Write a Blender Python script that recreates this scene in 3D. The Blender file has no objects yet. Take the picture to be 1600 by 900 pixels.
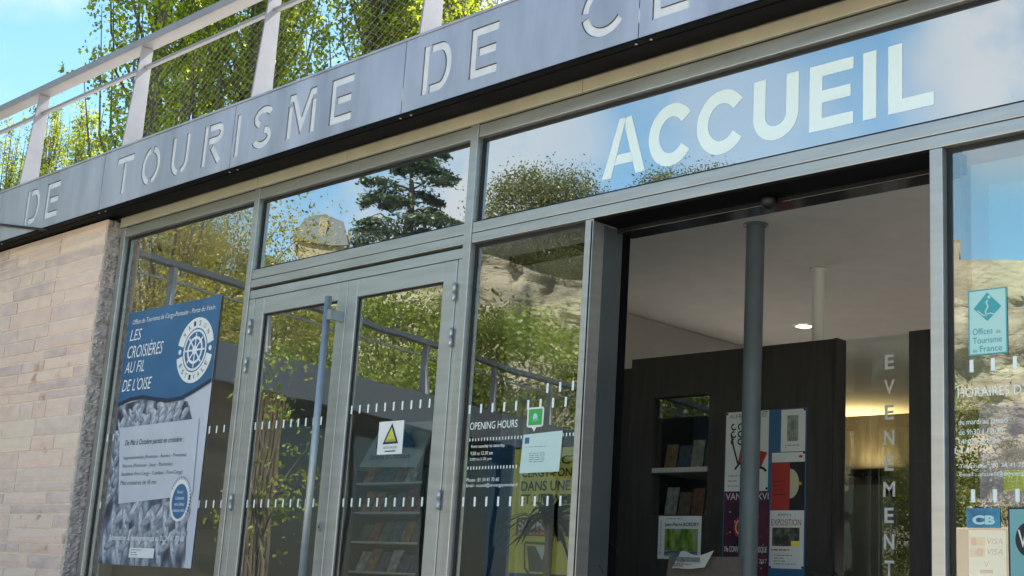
import bpy, math, random
import numpy as np
from mathutils import Vector, Matrix
random.seed(7); rng = np.random.default_rng(7)
S = bpy.context.scene; COL = S.collection
R = math.radians

# ------------------------------------------------------------------ camera
YAW, PIT, ROL = R(46.1359), R(12.9337), R(3.7016)
fw = Vector((-math.sin(YAW)*math.cos(PIT), math.cos(YAW)*math.cos(PIT), math.sin(PIT)))
r0 = Vector((math.cos(YAW), math.sin(YAW), 0)); u0 = r0.cross(fw)
rt = math.cos(ROL)*r0 + math.sin(ROL)*u0; up = rt.cross(fw)
cd = bpy.data.cameras.new('camera'); cam = bpy.data.objects.new('camera', cd); COL.objects.link(cam)
cd.sensor_width = 36; cd.lens = 36*2147.48/1600; cd.clip_end = 3000; cd.clip_start = .05
M = Matrix((rt, up, -fw)).transposed().to_4x4(); M.translation = Vector((0, -4.2, .7))
cam.matrix_world = M; S.camera = cam

# ------------------------------------------------------------------ sun, sky, exposure
SUN_AZ, SUN_EL = R(12), R(50)              # azimuth from +Y towards +X: behind the office, to the right
sund = Vector((math.sin(SUN_AZ)*math.cos(SUN_EL), math.cos(SUN_AZ)*math.cos(SUN_EL), math.sin(SUN_EL)))
sl = bpy.data.lights.new('sun', 'SUN'); sl.energy = 5.0; sl.angle = R(.53); sl.color = (1, .93, .82)
so = bpy.data.objects.new('sun', sl); COL.objects.link(so)
so.rotation_euler = (-sund).to_track_quat('-Z', 'Y').to_euler(); so.location = (0, 0, 30)
W = bpy.data.worlds.new('World'); S.world = W; W.use_nodes = True
nt = W.node_tree; N = nt.nodes; L = nt.links; N.clear()
def nd(t, **k):
    n = N.new(t)
    for a, b in k.items(): setattr(n, a, b)
    return n
out = nd('ShaderNodeOutputWorld'); bg = nd('ShaderNodeBackground'); bg.inputs[1].default_value = .105
sky = nd('ShaderNodeTexSky', sky_type='NISHITA'); sky.sun_disc = False
sky.sun_elevation = SUN_EL; sky.sun_rotation = SUN_AZ; sky.air_density = 1.0; sky.dust_density = .6; sky.ozone_density = 1.6
tc = nd('ShaderNodeTexCoord')
nz = nd('ShaderNodeTexNoise'); nz.inputs['Scale'].default_value = 6.5; nz.inputs['Detail'].default_value = 9; nz.inputs['Roughness'].default_value = .58
L.new(tc.outputs['Generated'], nz.inputs['Vector'])
nz2 = nd('ShaderNodeTexNoise'); nz2.inputs['Scale'].default_value = 5; nz2.inputs['Detail'].default_value = 4
L.new(tc.outputs['Generated'], nz2.inputs['Vector'])
sub = nd('ShaderNodeVectorMath', operation='SUBTRACT'); sub.inputs[1].default_value = (.5, .5, .5); L.new(nz2.outputs['Color'], sub.inputs[0])
scl = nd('ShaderNodeVectorMath', operation='SCALE'); scl.inputs['Scale'].default_value = .22; L.new(sub.outputs[0], scl.inputs[0])
add = nd('ShaderNodeVectorMath', operation='ADD'); L.new(tc.outputs['Generated'], add.inputs[0]); L.new(scl.outputs[0], add.inputs[1])
nrm = nd('ShaderNodeVectorMath', operation='NORMALIZE'); L.new(add.outputs[0], nrm.inputs[0])
CLOUDS = [((-.865, .335, .405), .5, 3.5, 1.), ((-.655, .615, .44), 2, 6.5, 1.), ((-.745, -.61, .275), 3, 8.5, .95), ((-.69, -.65, .30), 2, 7.5, .8),
          ((-.547, -.768, .34), 1, 5, .45), ((-.385, -.84, .385), 1.5, 6.5, .95), ((.3, -.8, .5), 6, 22, .9), ((.8, -.2, .4), 6, 24, .8),
          ((.6, .7, .35), 5, 18, .8), ((-.25, -.6, .75), 5, 17, .8), ((-.4, .4, .8), 5, 15, .7)]
prev = None
for c, a, b, k in CLOUDS:
    d = nd('ShaderNodeVectorMath', operation='DOT_PRODUCT'); d.inputs[1].default_value = Vector(c).normalized(); L.new(nrm.outputs[0], d.inputs[0])
    m = nd('ShaderNodeMapRange', interpolation_type='SMOOTHSTEP'); L.new(d.outputs['Value'], m.inputs[0])
    m.inputs[1].default_value = math.cos(R(b)); m.inputs[2].default_value = math.cos(R(a)); m.inputs[3].default_value = 0; m.inputs[4].default_value = k
    if prev is None: prev = m.outputs[0]
    else:
        x = nd('ShaderNodeMath', operation='MAXIMUM'); L.new(prev, x.inputs[0]); L.new(m.outputs[0], x.inputs[1]); prev = x.outputs[0]
mr = nd('ShaderNodeMapRange'); L.new(nz.outputs['Fac'], mr.inputs[0]); mr.inputs[1].default_value = .43; mr.inputs[2].default_value = .61; mr.inputs[3].default_value = .08
mul = nd('ShaderNodeMath', operation='MULTIPLY'); L.new(prev, mul.inputs[0]); L.new(mr.outputs[0], mul.inputs[1])
veil = nd('ShaderNodeMapRange'); L.new(nz.outputs['Fac'], veil.inputs[0]); veil.inputs[1].default_value = .56; veil.inputs[2].default_value = .85; veil.inputs[4].default_value = .4
mx = nd('ShaderNodeMath', operation='MAXIMUM'); L.new(mul.outputs[0], mx.inputs[0]); L.new(veil.outputs[0], mx.inputs[1])
mix = nd('ShaderNodeMix', data_type='RGBA'); L.new(mx.outputs[0], mix.inputs[0]); mix.inputs[7].default_value = (3.7, 3.85, 4.05, 1)
hs = nd('ShaderNodeHueSaturation'); hs.inputs['Saturation'].default_value = 1.12; hs.inputs['Value'].default_value = .98; hs.inputs['Hue'].default_value = .483; L.new(sky.outputs[0], hs.inputs['Color']); L.new(hs.outputs[0], mix.inputs[6])
L.new(mix.outputs[2], bg.inputs[0]); L.new(bg.outputs[0], out.inputs[0])
S.view_settings.view_transform = 'Standard'; S.view_settings.look = 'None'; S.view_settings.gamma = 1; S.view_settings.exposure = 1.6
S.render.engine = 'CYCLES'; cy = S.cycles; cy.use_denoising = True
try: cy.denoiser = 'OPENIMAGEDENOISE'
except Exception: pass
cy.max_bounces = 10; cy.transparent_max_bounces = 16; cy.glossy_bounces = 5; cy.diffuse_bounces = 4; cy.caustics_reflective = False; cy.caustics_refractive = False
cy.sample_clamp_indirect = 6

# ------------------------------------------------------------------ materials
def newmat(name):
    m = bpy.data.materials.new(name); m.use_nodes = True; t = m.node_tree
    return m, t, t.nodes, t.links, t.nodes['Principled BSDF']
def mat(name, col, rough=.5, metal=0, var=0, scale=8, bump=0, bscale=None, stretch=(1, 1, 1), spec=.5, col2=None, emit=0, rand=0, detail=6, bdist=.01):
    m, t, n, l, p = newmat(name)
    p.inputs['Roughness'].default_value = rough; p.inputs['Metallic'].default_value = metal; p.inputs['Specular IOR Level'].default_value = spec
    p.inputs['Base Color'].default_value = (*col, 1)
    if emit: p.inputs['Emission Color'].default_value = (*col, 1); p.inputs['Emission Strength'].default_value = emit
    c = n.new('ShaderNodeTexCoord'); g = n.new('ShaderNodeNewGeometry'); mp = n.new('ShaderNodeMapping'); l.new(g.outputs['Position'], mp.inputs[0]); mp.inputs['Scale'].default_value = stretch
    if var or col2 or rand:
        x = n.new('ShaderNodeTexNoise'); x.inputs['Scale'].default_value = scale; x.inputs['Detail'].default_value = detail; l.new(mp.outputs[0], x.inputs['Vector'])
        rp = n.new('ShaderNodeMapRange'); rp.inputs[1].default_value = .3; rp.inputs[2].default_value = .7; l.new(x.outputs['Fac'], rp.inputs[0])
        q = n.new('ShaderNodeMix'); q.data_type = 'RGBA'; l.new(rp.outputs[0], q.inputs[0])
        a = [v*(1-var) for v in col]; b = col2 if col2 else [min(1, v*(1+var)) for v in col]
        q.inputs[6].default_value = (*a, 1); q.inputs[7].default_value = (*b, 1); o = q.outputs[2]
        if rand:
            oi = n.new('ShaderNodeObjectInfo'); h = n.new('ShaderNodeHueSaturation'); l.new(o, h.inputs['Color'])
            v = n.new('ShaderNodeMapRange'); l.new(oi.outputs['Random'], v.inputs[0]); v.inputs[3].default_value = 1-rand; v.inputs[4].default_value = 1+rand; l.new(v.outputs[0], h.inputs['Value']); o = h.outputs[0]
        l.new(o, p.inputs['Base Color'])
        rr = n.new('ShaderNodeMapRange'); l.new(x.outputs['Fac'], rr.inputs[0]); rr.inputs[3].default_value = max(0, rough-.08); rr.inputs[4].default_value = min(1, rough+.08); l.new(rr.outputs[0], p.inputs['Roughness'])
    if bump:
        y = n.new('ShaderNodeTexNoise'); y.inputs['Scale'].default_value = bscale or scale*4; y.inputs['Detail'].default_value = 5; l.new(mp.outputs[0], y.inputs['Vector'])
        b = n.new('ShaderNodeBump'); b.inputs['Strength'].default_value = bump; b.inputs['Distance'].default_value = bdist; l.new(y.outputs['Fac'], b.inputs['Height']); l.new(b.outputs[0], p.inputs['Normal'])
    return m
def glass(name, refl, tint=(.9, .95, .92), wob=.03):
    m, t, n, l, p = newmat(name); n.remove(p); o = n['Material Output']
    tr = n.new('ShaderNodeBsdfTransparent'); tr.inputs[0].default_value = (*tint, 1)
    gl = n.new('ShaderNodeBsdfGlossy'); gl.inputs['Roughness'].default_value = 0; gl.inputs[0].default_value = (.97, 1, .98, 1)
    g = n.new('ShaderNodeNewGeometry'); x = n.new('ShaderNodeTexNoise'); x.inputs['Scale'].default_value = 1.6; x.inputs['Detail'].default_value = 1.5; l.new(g.outputs['Position'], x.inputs['Vector'])
    b = n.new('ShaderNodeBump'); b.inputs['Strength'].default_value = wob; b.inputs['Distance'].default_value = .05; l.new(x.outputs['Fac'], b.inputs['Height']); l.new(b.outputs[0], gl.inputs['Normal'])
    fr = n.new('ShaderNodeFresnel'); fr.inputs[0].default_value = 1.5; nb = n.new('ShaderNodeMath'); nb.operation = 'SUBTRACT'; nb.inputs[0].default_value = 1; l.new(g.outputs['Backfacing'], nb.inputs[1]); mq = n.new('ShaderNodeMath'); mq.operation = 'MULTIPLY'; l.new(nb.outputs[0], mq.inputs[1])
    tm = n.new('ShaderNodeMix'); tm.data_type = 'RGBA'; l.new(g.outputs['Backfacing'], tm.inputs[0]); tm.inputs[6].default_value = (*tint, 1); tm.inputs[7].default_value = (1, 1, 1, 1); l.new(tm.outputs[2], tr.inputs[0])
    a = n.new('ShaderNodeMath'); a.operation = 'ADD'; a.use_clamp = True; a.inputs[1].default_value = refl; l.new(fr.outputs[0], a.inputs[0])
    mm = n.new('ShaderNodeMixShader'); l.new(a.outputs[0], mq.inputs[0]); l.new(mq.outputs[0], mm.inputs[0]); l.new(tr.outputs[0], mm.inputs[1]); l.new(gl.outputs[0], mm.inputs[2]); l.new(mm.outputs[0], o.inputs[0])
    return m
def foliage(name, a, b, trans=.45, hue2=None):
    m, t, n, l, p = newmat(name); n.remove(p); o = n['Material Output']
    g = n.new('ShaderNodeNewGeometry'); cr = n.new('ShaderNodeValToRGB'); l.new(g.outputs['Random Per Island'], cr.inputs[0])
    cr.color_ramp.elements[0].color = (*a, 1); cr.color_ramp.elements[1].color = (*b, 1)
    oi = n.new('ShaderNodeObjectInfo'); h = n.new('ShaderNodeHueSaturation'); v = n.new('ShaderNodeMapRange'); l.new(oi.outputs['Random'], v.inputs[0]); v.inputs[3].default_value = .85; v.inputs[4].default_value = 1.15
    l.new(v.outputs[0], h.inputs['Value']); l.new(cr.outputs[0], h.inputs['Color'])
    d = n.new('ShaderNodeBsdfPrincipled'); d.inputs['Roughness'].default_value = .45; l.new(h.outputs[0], d.inputs['Base Color'])
    tr = n.new('ShaderNodeBsdfTranslucent'); gm = n.new('ShaderNodeMix'); gm.data_type = 'RGBA'; gm.blend_type = 'MULTIPLY'; gm.inputs[0].default_value = 1; l.new(h.outputs[0], gm.inputs[6]); gm.inputs[7].default_value = (2.4, 2.2, .9, 1); l.new(gm.outputs[2], tr.inputs[0])
    mm = n.new('ShaderNodeMixShader'); mm.inputs[0].default_value = trans; l.new(d.outputs[0], mm.inputs[1]); l.new(tr.outputs[0], mm.inputs[2]); l.new(mm.outputs[0], o.inputs[0])
    return m
def stone_mat():
    m, t, n, l, p = newmat('limestone_blocks'); p.inputs['Roughness'].default_value = .85
    g = n.new('ShaderNodeNewGeometry'); oi = n.new('ShaderNodeObjectInfo')
    cr = n.new('ShaderNodeValToRGB'); e = cr.color_ramp.elements; e[0].color = (.63, .44, .37, 1); e[1].color = (.78, .61, .48, 1)
    for q, c in ((.25, (.72, .52, .44)), (.5, (.76, .56, .47)), (.75, (.52, .40, .38))):
        x = e.new(q); x.color = (*c, 1)
    l.new(oi.outputs['Random'], cr.inputs[0])
    z = n.new('ShaderNodeTexNoise'); z.inputs['Scale'].default_value = 7; z.inputs['Detail'].default_value = 8; mp = n.new('ShaderNodeMapping'); mp.inputs['Scale'].default_value = (1, 1, 2.2); l.new(g.outputs['Position'], mp.inputs[0]); l.new(mp.outputs[0], z.inputs['Vector'])
    a = n.new('ShaderNodeMapRange'); a.inputs[1].default_value = .3; a.inputs[2].default_value = .72; a.inputs[3].default_value = 0; a.inputs[4].default_value = 1; l.new(z.outputs['Fac'], a.inputs[0])
    q = n.new('ShaderNodeMix'); q.data_type = 'RGBA'; q.inputs[7].default_value = (.84, .66, .53, 1); f = n.new('ShaderNodeMath'); f.operation = 'MULTIPLY'; f.inputs[1].default_value = .6; l.new(a.outputs[0], f.inputs[0]); l.new(f.outputs[0], q.inputs[0]); l.new(cr.outputs[0], q.inputs[6])
    z2 = n.new('ShaderNodeTexNoise'); z2.inputs['Scale'].default_value = 5.5; z2.inputs['Detail'].default_value = 3; l.new(g.outputs['Position'], z2.inputs['Vector'])
    b = n.new('ShaderNodeMapRange'); b.inputs[1].default_value = .66; b.inputs[2].default_value = .74; b.inputs[4].default_value = .75; l.new(z2.outputs['Fac'], b.inputs[0])
    q2 = n.new('ShaderNodeMix'); q2.data_type = 'RGBA'; q2.inputs[7].default_value = (.42, .22, .14, 1); l.new(b.outputs[0], q2.inputs[0]); l.new(q.outputs[2], q2.inputs[6]); l.new(q2.outputs[2], p.inputs['Base Color'])
    z3 = n.new('ShaderNodeTexNoise'); z3.inputs['Scale'].default_value = 45; z3.inputs['Detail'].default_value = 6; l.new(mp.outputs[0], z3.inputs['Vector'])
    bu = n.new('ShaderNodeBump'); bu.inputs['Strength'].default_value = .9; bu.inputs['Distance'].default_value = .006; l.new(z3.outputs['Fac'], bu.inputs['Height']); l.new(bu.outputs[0], p.inputs['Normal'])
    return m
def rope_mat():
    m, t, n, l, p = newmat('rope_photo_print'); p.inputs['Roughness'].default_value = .4
    g = n.new('ShaderNodeNewGeometry'); mp = n.new('ShaderNodeMapping'); l.new(g.outputs['Position'], mp.inputs[0]); mp.inputs['Rotation'].default_value = (0, R(-20), 0); mp.inputs['Scale'].default_value = (1, 1, .6)
    v = n.new('ShaderNodeTexVoronoi'); v.inputs['Scale'].default_value = 15; v.feature = 'SMOOTH_F1'; l.new(mp.outputs[0], v.inputs['Vector'])
    z = n.new('ShaderNodeTexNoise'); z.inputs['Scale'].default_value = 40; z.inputs['Detail'].default_value = 5; l.new(mp.outputs[0], z.inputs['Vector'])
    a = n.new('ShaderNodeMath'); a.operation = 'MULTIPLY_ADD'; a.inputs[1].default_value = .35; l.new(z.outputs['Fac'], a.inputs[0]); l.new(v.outputs['Distance'], a.inputs[2])
    cr = n.new('ShaderNodeValToRGB'); e = cr.color_ramp.elements; e[0].position = .2; e[0].color = (.50, .52, .56, 1); e[1].position = .82; e[1].color = (.035, .04, .06, 1)
    x = e.new(.45); x.color = (.28, .32, .38, 1); x = e.new(.62); x.color = (.11, .14, .2, 1)
    l.new(a.outputs[0], cr.inputs[0]); l.new(cr.outputs[0], p.inputs['Base Color']); return m
def picture_mat(name, cols, scale, rot=0, stretch=(1, 1, 1)):
    m, t, n, l, p = newmat(name); p.inputs['Roughness'].default_value = .4
    g = n.new('ShaderNodeNewGeometry'); mp = n.new('ShaderNodeMapping'); l.new(g.outputs['Position'], mp.inputs[0]); mp.inputs['Scale'].default_value = stretch
    z = n.new('ShaderNodeTexNoise'); z.inputs['Scale'].default_value = scale; z.inputs['Detail'].default_value = 4; l.new(mp.outputs[0], z.inputs['Vector'])
    cr = n.new('ShaderNodeValToRGB'); e = cr.color_ramp.elements; k = len(cols)
    e[0].position = .32; e[0].color = (*cols[0], 1); e[1].position = .68; e[1].color = (*cols[-1], 1)
    for i in range(1, k-1):
        x = e.new(.32+.36*i/(k-1)); x.color = (*cols[i], 1)
    l.new(z.outputs['Fac'], cr.inputs[0]); l.new(cr.outputs[0], p.inputs['Base Color']); return m

FRAME = mat('grey_green_aluminium', (.48, .49, .475), .36, .75, .10, 3, .06, 60, (1, 1, 9))
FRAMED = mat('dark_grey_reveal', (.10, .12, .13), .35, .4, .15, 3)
DOORM = mat('door_aluminium', (.48, .50, .49), .38, .7, .08, 3, .05, 60, (1, 1, 9))
STEEL = mat('brushed_blue_steel', (.36, .40, .42), .42, .6, .08, 20)
ZINC = mat('zinc_fascia', (.50, .49, .54), .42, .72, .20, 2.4, .08, 3, (2.2, 1, .5), detail=9)
LETTER = mat('pale_letter_insert', (.68, .69, .73), .5, 0, .10, 9)
BLACK = mat('black_rubber', (.008, .008, .009), .5)
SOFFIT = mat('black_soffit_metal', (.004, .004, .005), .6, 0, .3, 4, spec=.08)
LINTEL = mat('beige_lintel_metal', (.55, .51, .38), .5, .3, .08, 5)
WHITEP = mat('pale_painted_steel', (.27, .265, .285), .5, .1, .08, 5)
WIRE = mat('stainless_wire', (.62, .62, .6), .5, .3)
MORTAR = mat('pale_mortar', (.78, .66, .56), .9, 0, .10, 12, .4, 80)
STONE = stone_mat()
ROUGH = mat('cleft_stone', (.46, .40, .37), .95, 0, .35, 22, 1.0, 60)
GL_T = glass('transom_glass', .47, (.30, .42, .50))
GL_W = glass('window_glass', .31, (.88, .93, .90))
GL_D = glass('door_glass', .28, (.86, .91, .88))
GL_R = glass('right_window_glass', .23, (.70, .86, .84))
GL_I = glass('interior_glass', .08, (.8, .85, .82))
ACRY = glass('reflection_sheet', .18, (.85, .93, .9))
FROST = mat('pale_vinyl_lettering', (.80, .93, .94), .6)
PRINT = mat('white_vinyl_print', (.78, .86, .84), .6)
PAPER = mat('white_paper', (.72, .74, .74), .7, 0, .04, 10)
GREYINK = mat('grey_ink', (.12, .13, .15), .7); INK = mat('black_ink', (.012, .013, .018), .6)
POSTERBLUE = mat('poster_blue', (.035, .13, .27), .35, 0, .12, 3)
NAVY = mat('navy_ink', (.012, .03, .07), .4); SILVER = mat('poster_pale_grey', (.50, .53, .60), .4, 0, .06, 4)
YELLOW = mat('yellow_banner', (.88, .76, .14), .5, 0, .05, 3); RED = mat('red_print', (.42, .03, .03), .5); ORANGE = mat('orange_print', (.65, .28, .10), .5)
TEAL = mat('teal_print', (.05, .34, .38), .5); LTEAL = mat('pale_teal_sticker', (.42, .68, .66), .5); GREEN = mat('green_sticker', (.04, .38, .07), .5)
CBBLUE = mat('card_blue', (.01, .13, .32), .3, 0, .3, 14, col2=(.02, .42, .60)); LEMON = mat('lemon_print', (.55, .58, .06), .5)
WOODD = mat('dark_oak_panel', (.035, .031, .028), .5, 0, .35, 6, .15, 40, (4, 4, .5))
CEIL = mat('ceiling_plaster', (.66, .66, .65), .9, 0, .04, 6); ROOMW = mat('room_wall_paint', (.42, .42, .41), .85, 0, .05, 2)
FLOORM = mat('interior_floor', (.18, .17, .16), .4, 0, .15, 3)
COLB = mat('blue_grey_column_paint', (.145, .185, .22), .42, 0, .10, 5); COLW = mat('white_column_paint', (.85, .85, .82), .6)
PAVE = mat('paving', (.55, .51, .45), .9, 0, .15, 3, .3, 60); GROUND = mat('ground_earth', (.16, .17, .09), .95, 0, .35, .3)
CREAM = mat('cream_render', (.50, .43, .34), .9, 0, .08, 2); CLIFF = mat('limestone_cliff', (.26, .23, .16), .95, 0, .4, .22, .8, .9, (1, 1, 2.6), col2=(.52, .46, .34), detail=12, bdist=.7)
CASTLE = mat('castle_stone', (.32, .27, .19), .95, 0, .35, .25, .6, 1.6, (1, 1, 2), col2=(.46, .39, .28), bdist=.25); SLATE = mat('slate_roof', (.07, .085, .09), .6, 0, .2, 2)
WOODL = mat('larch_slats', (.36, .24, .15), .7, 0, .3, 8, .2, 60, (6, 6, .6)); BARK = mat('bark', (.13, .11, .085), .9, 0, .35, 9, .5, 30, (3, 3, .6))
DARKGL = mat('dark_glazing', (.01, .012, .014), .05); CARD = mat('dark_car_paint', (.012, .014, .018), .15, .3); CARG = mat('car_glass', (.01, .012, .014), .02)
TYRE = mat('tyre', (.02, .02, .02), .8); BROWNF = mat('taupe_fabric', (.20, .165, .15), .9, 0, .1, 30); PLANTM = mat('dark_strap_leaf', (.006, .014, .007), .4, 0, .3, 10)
POT = mat('dark_pot', (.02, .02, .02), .6); SHELFM = mat('pale_shelf_edge', (.42, .42, .40), .5); LAMPM = mat('lit_lamp', (1, .85, .6), .5, emit=14)
CHATW = mat('chateau_limestone', (.26, .22, .15), .9, 0, .2, 1); ROPE = rope_mat(); ZINC2 = mat('weathered_zinc', (.16, .16, .18), .5, .3, .1, 3)
BRWALL = mat('brown_rubble_wall', (.13, .10, .07), .9, 0, .4, 3, .3, 20, (.4, .4, 3))
LEAF_P = foliage('poplar_leaf', (.06, .11, .014), (.32, .36, .035), .55)
LEAF_B = foliage('broad_leaf', (.08, .125, .02), (.22, .26, .045), .4)
LEAF_Y = foliage('autumn_leaf', (.12, .12, .018), (.26, .22, .035), .45)
LEAF_C = foliage('cedar_needle', (.025, .05, .03), (.07, .10, .06), .15)
LEAF_D = foliage('dark_leaf', (.02, .04, .01), (.06, .09, .02), .2)

# ------------------------------------------------------------------ object helpers
WL = {}
def put(o, parent, loc):
    COL.objects.link(o); o.location = loc; WL[o.name] = Vector(loc)
    if parent is not None:
        o.parent = parent; o.matrix_parent_inverse = Matrix.Translation(-WL[parent.name])
    return o
def tag(o, label=None, cat=None, group=None, kind=None):
    if label: o['label'] = label
    if cat: o['category'] = cat
    if group: o['group'] = group
    if kind: o['kind'] = kind
    return o
def empty(name, loc, label, cat, group=None, kind=None):
    o = bpy.data.objects.new(name, None); o.empty_display_size = .1; put(o, None, loc); return tag(o, label, cat, group, kind)
class MB:
    def __init__(s): s.v = []; s.f = []; s.sm = []
    def box(s, x0, x1, y0, y1, z0, z1):
        b = len(s.v); s.v += [(x, y, z) for z in (z0, z1) for x, y in ((x0, y0), (x1, y0), (x1, y1), (x0, y1))]
        s.f += [[b+i for i in q] for q in ((3, 2, 1, 0), (4, 5, 6, 7), (0, 1, 5, 4), (1, 2, 6, 5), (2, 3, 7, 6), (3, 0, 4, 7))]; return s
    def poly(s, pts, y, th=0):          # polygon in the x-z plane at depth y, optional thickness towards +y
        b = len(s.v); n = len(pts)
        a = sum(pts[i][0]*pts[(i+1) % n][1]-pts[(i+1) % n][0]*pts[i][1] for i in range(n))
        if a < 0: pts = pts[::-1]
        s.v += [(p[0], y, p[1]) for p in pts]; s.f.append(list(range(b, b+n)))
        if th:
            s.v += [(p[0], y+th, p[1]) for p in pts]; s.f.append(list(range(b+2*n-1, b+n-1, -1)))
            for i in range(n): j = (i+1) % n; s.f.append([b+j, b+i, b+n+i, b+n+j])
        return s
    def tube(s, pts, rad, seg=10, cap=True):
        pts = [Vector(p) for p in pts]; rad = rad if isinstance(rad, (list, tuple)) else [rad]*len(pts); b0 = len(s.v)
        for i, p in enumerate(pts):
            d = (pts[min(i+1, len(pts)-1)]-pts[max(i-1, 0)]).normalized(); h = Vector((0, 0, 1)) if abs(d.z) < .95 else Vector((0, 1, 0))
            a = d.cross(h).normalized(); c = a.cross(d)
            for k in range(seg):
                t = 2*math.pi*k/seg; q = p+(a*math.cos(t)+c*math.sin(t))*rad[i]; s.v.append(tuple(q))
        for i in range(len(pts)-1):
            for k in range(seg):
                k2 = (k+1) % seg; s.f.append([b0+i*seg+k, b0+i*seg+k2, b0+(i+1)*seg+k2, b0+(i+1)*seg+k]); s.sm.append(len(s.f)-1)
        if cap: s.f.append([b0+k for k in range(seg)][::-1]); s.f.append([b0+(len(pts)-1)*seg+k for k in range(seg)])
        return s
    def xf(s, fn): s.v = [tuple(fn(*p)) for p in s.v]; return s
    def mesh(s, name, mt, org):
        me = bpy.data.meshes.new(name); me.from_pydata([tuple(Vector(p)-org) for p in s.v], [], s.f); me.materials.append(mt)
        for i in s.sm: me.polygons[i].use_smooth = True
        me.validate(); me.update(); return me
    def go(s, name, mt, parent=None, label=None, cat=None, group=None, kind=None, bevel=0):
        lo = Vector([min(p[i] for p in s.v) for i in range(3)]); hi = Vector([max(p[i] for p in s.v) for i in range(3)])
        org = Vector(((lo.x+hi.x)/2, (lo.y+hi.y)/2, lo.z)); me = s.mesh(name, mt, org)
        o = put(bpy.data.objects.new(name, me), parent, org); tag(o, label, cat, group, kind)
        if bevel:
            b = o.modifiers.new('bevel', 'BEVEL'); b.width = bevel; b.segments = 2; b.limit_method = 'ANGLE'
        return o
def B(name, x0, x1, y0, y1, z0, z1, mt, parent=None, **k): return MB().box(x0, x1, y0, y1, z0, z1).go(name, mt, parent, **k)
def copy_tree(o, off, label=None):
    c = o.copy(); COL.objects.link(c); c.location = o.location+Vector(off)
    if label: c['label'] = label
    for ch in o.children:
        d = ch.copy(); COL.objects.link(d); d.parent = c; d.matrix_parent_inverse = ch.matrix_parent_inverse.copy()
        for g in ch.children:
            e = g.copy(); COL.objects.link(e); e.parent = d; e.matrix_parent_inverse = g.matrix_parent_inverse.copy()
    return c
_tc = {}
def text(s, x0, x1, z0, z1, y, mt, parent=None, name='lettering', shear=0, bold=0, th=.0006):
    cu = bpy.data.curves.new('t', 'FONT'); cu.body = s; cu.shear = shear; cu.offset = bold; cu.resolution_u = 3
    o = bpy.data.objects.new('t', cu); COL.objects.link(o)
    dg = bpy.context.evaluated_depsgraph_get(); me = bpy.data.meshes.new_from_object(o.evaluated_get(dg)); bpy.data.objects.remove(o); bpy.data.curves.remove(cu)
    n = len(me.vertices); co = np.empty(n*3); me.vertices.foreach_get('co', co); co = co.reshape(-1, 3)
    lo = co.min(0); hi = co.max(0); ce = ((x0+x1)/2, y, z0)
    q = np.empty_like(co); q[:, 0] = (co[:, 0]-lo[0])/(hi[0]-lo[0])*(x1-x0)+x0-ce[0]; q[:, 2] = (co[:, 1]-lo[1])/(hi[1]-lo[1])*(z1-z0); q[:, 1] = 0
    me.vertices.foreach_set('co', q.ravel()); me.materials.clear(); me.materials.append(mt); me.update()
    return put(bpy.data.objects.new(name, me), parent, ce)
def outline(pl, w):
    """closed outline of a stroke of width w along the polyline pl (mitred joints)"""
    P = [Vector(p) for p in pl]; Lf = []; Rt = []
    for i, p in enumerate(P):
        d1 = (P[i]-P[i-1]).normalized() if i > 0 else None; d2 = (P[i+1]-P[i]).normalized() if i < len(P)-1 else None
        d = (d1 or d2) if (d1 is None or d2 is None) else (d1+d2).normalized()
        k = 1 if d1 is None or d2 is None else 1/max(.35, d.dot(d2)); nn = Vector((-d.y, d.x))*w/2*k
        Lf.append(tuple(p+nn)); Rt.append(tuple(p-nn))
    return Lf+Rt[::-1]
def arc(cx, cy, rx, ry, a0, a1, n=14): return [(cx+rx*math.cos(R(a0+(a1-a0)*i/n)), cy+ry*math.sin(R(a0+(a1-a0)*i/n))) for i in range(n+1)]
def ell(cx, cz, rx, rz, n=28): return arc(cx, cz, rx, rz, 0, 360-360/n, n-1)

# ------------------------------------------------------------------ ground, interior shell
B('ground', -420, 420, -420, 420, -.6, -.1, GROUND, kind='structure')
B('paving', -11, 14, -12, -.02, -.1, 0, PAVE, kind='structure')
B('interior_floor', -8.2, 4.2, 0.10, 10, -.1, .012, FLOORM, kind='structure')
B('ceiling', -8.2, 4.2, .12, 10, 2.885, 2.96, CEIL, kind='structure')
B('roof_terrace', -11.0, 4.4, .02, 10.2, 3.02, 3.36, PAVE, kind='structure')
B('back_wall', -8.2, 4.2, 9.9, 10.1, .02, 2.88, ROOMW, kind='structure')
B('right_wall', 4.0, 4.2, .25, 9.88, .02, 2.88, ROOMW, kind='structure')
B('left_wall', -8.35, -8.15, .12, 9.88, .02, 2.88, ROOMW, kind='structure')
B('dividing_wall', -6.78, -6.66, 2.3, 5.3, .02, 2.88, ROOMW, kind='structure')

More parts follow.
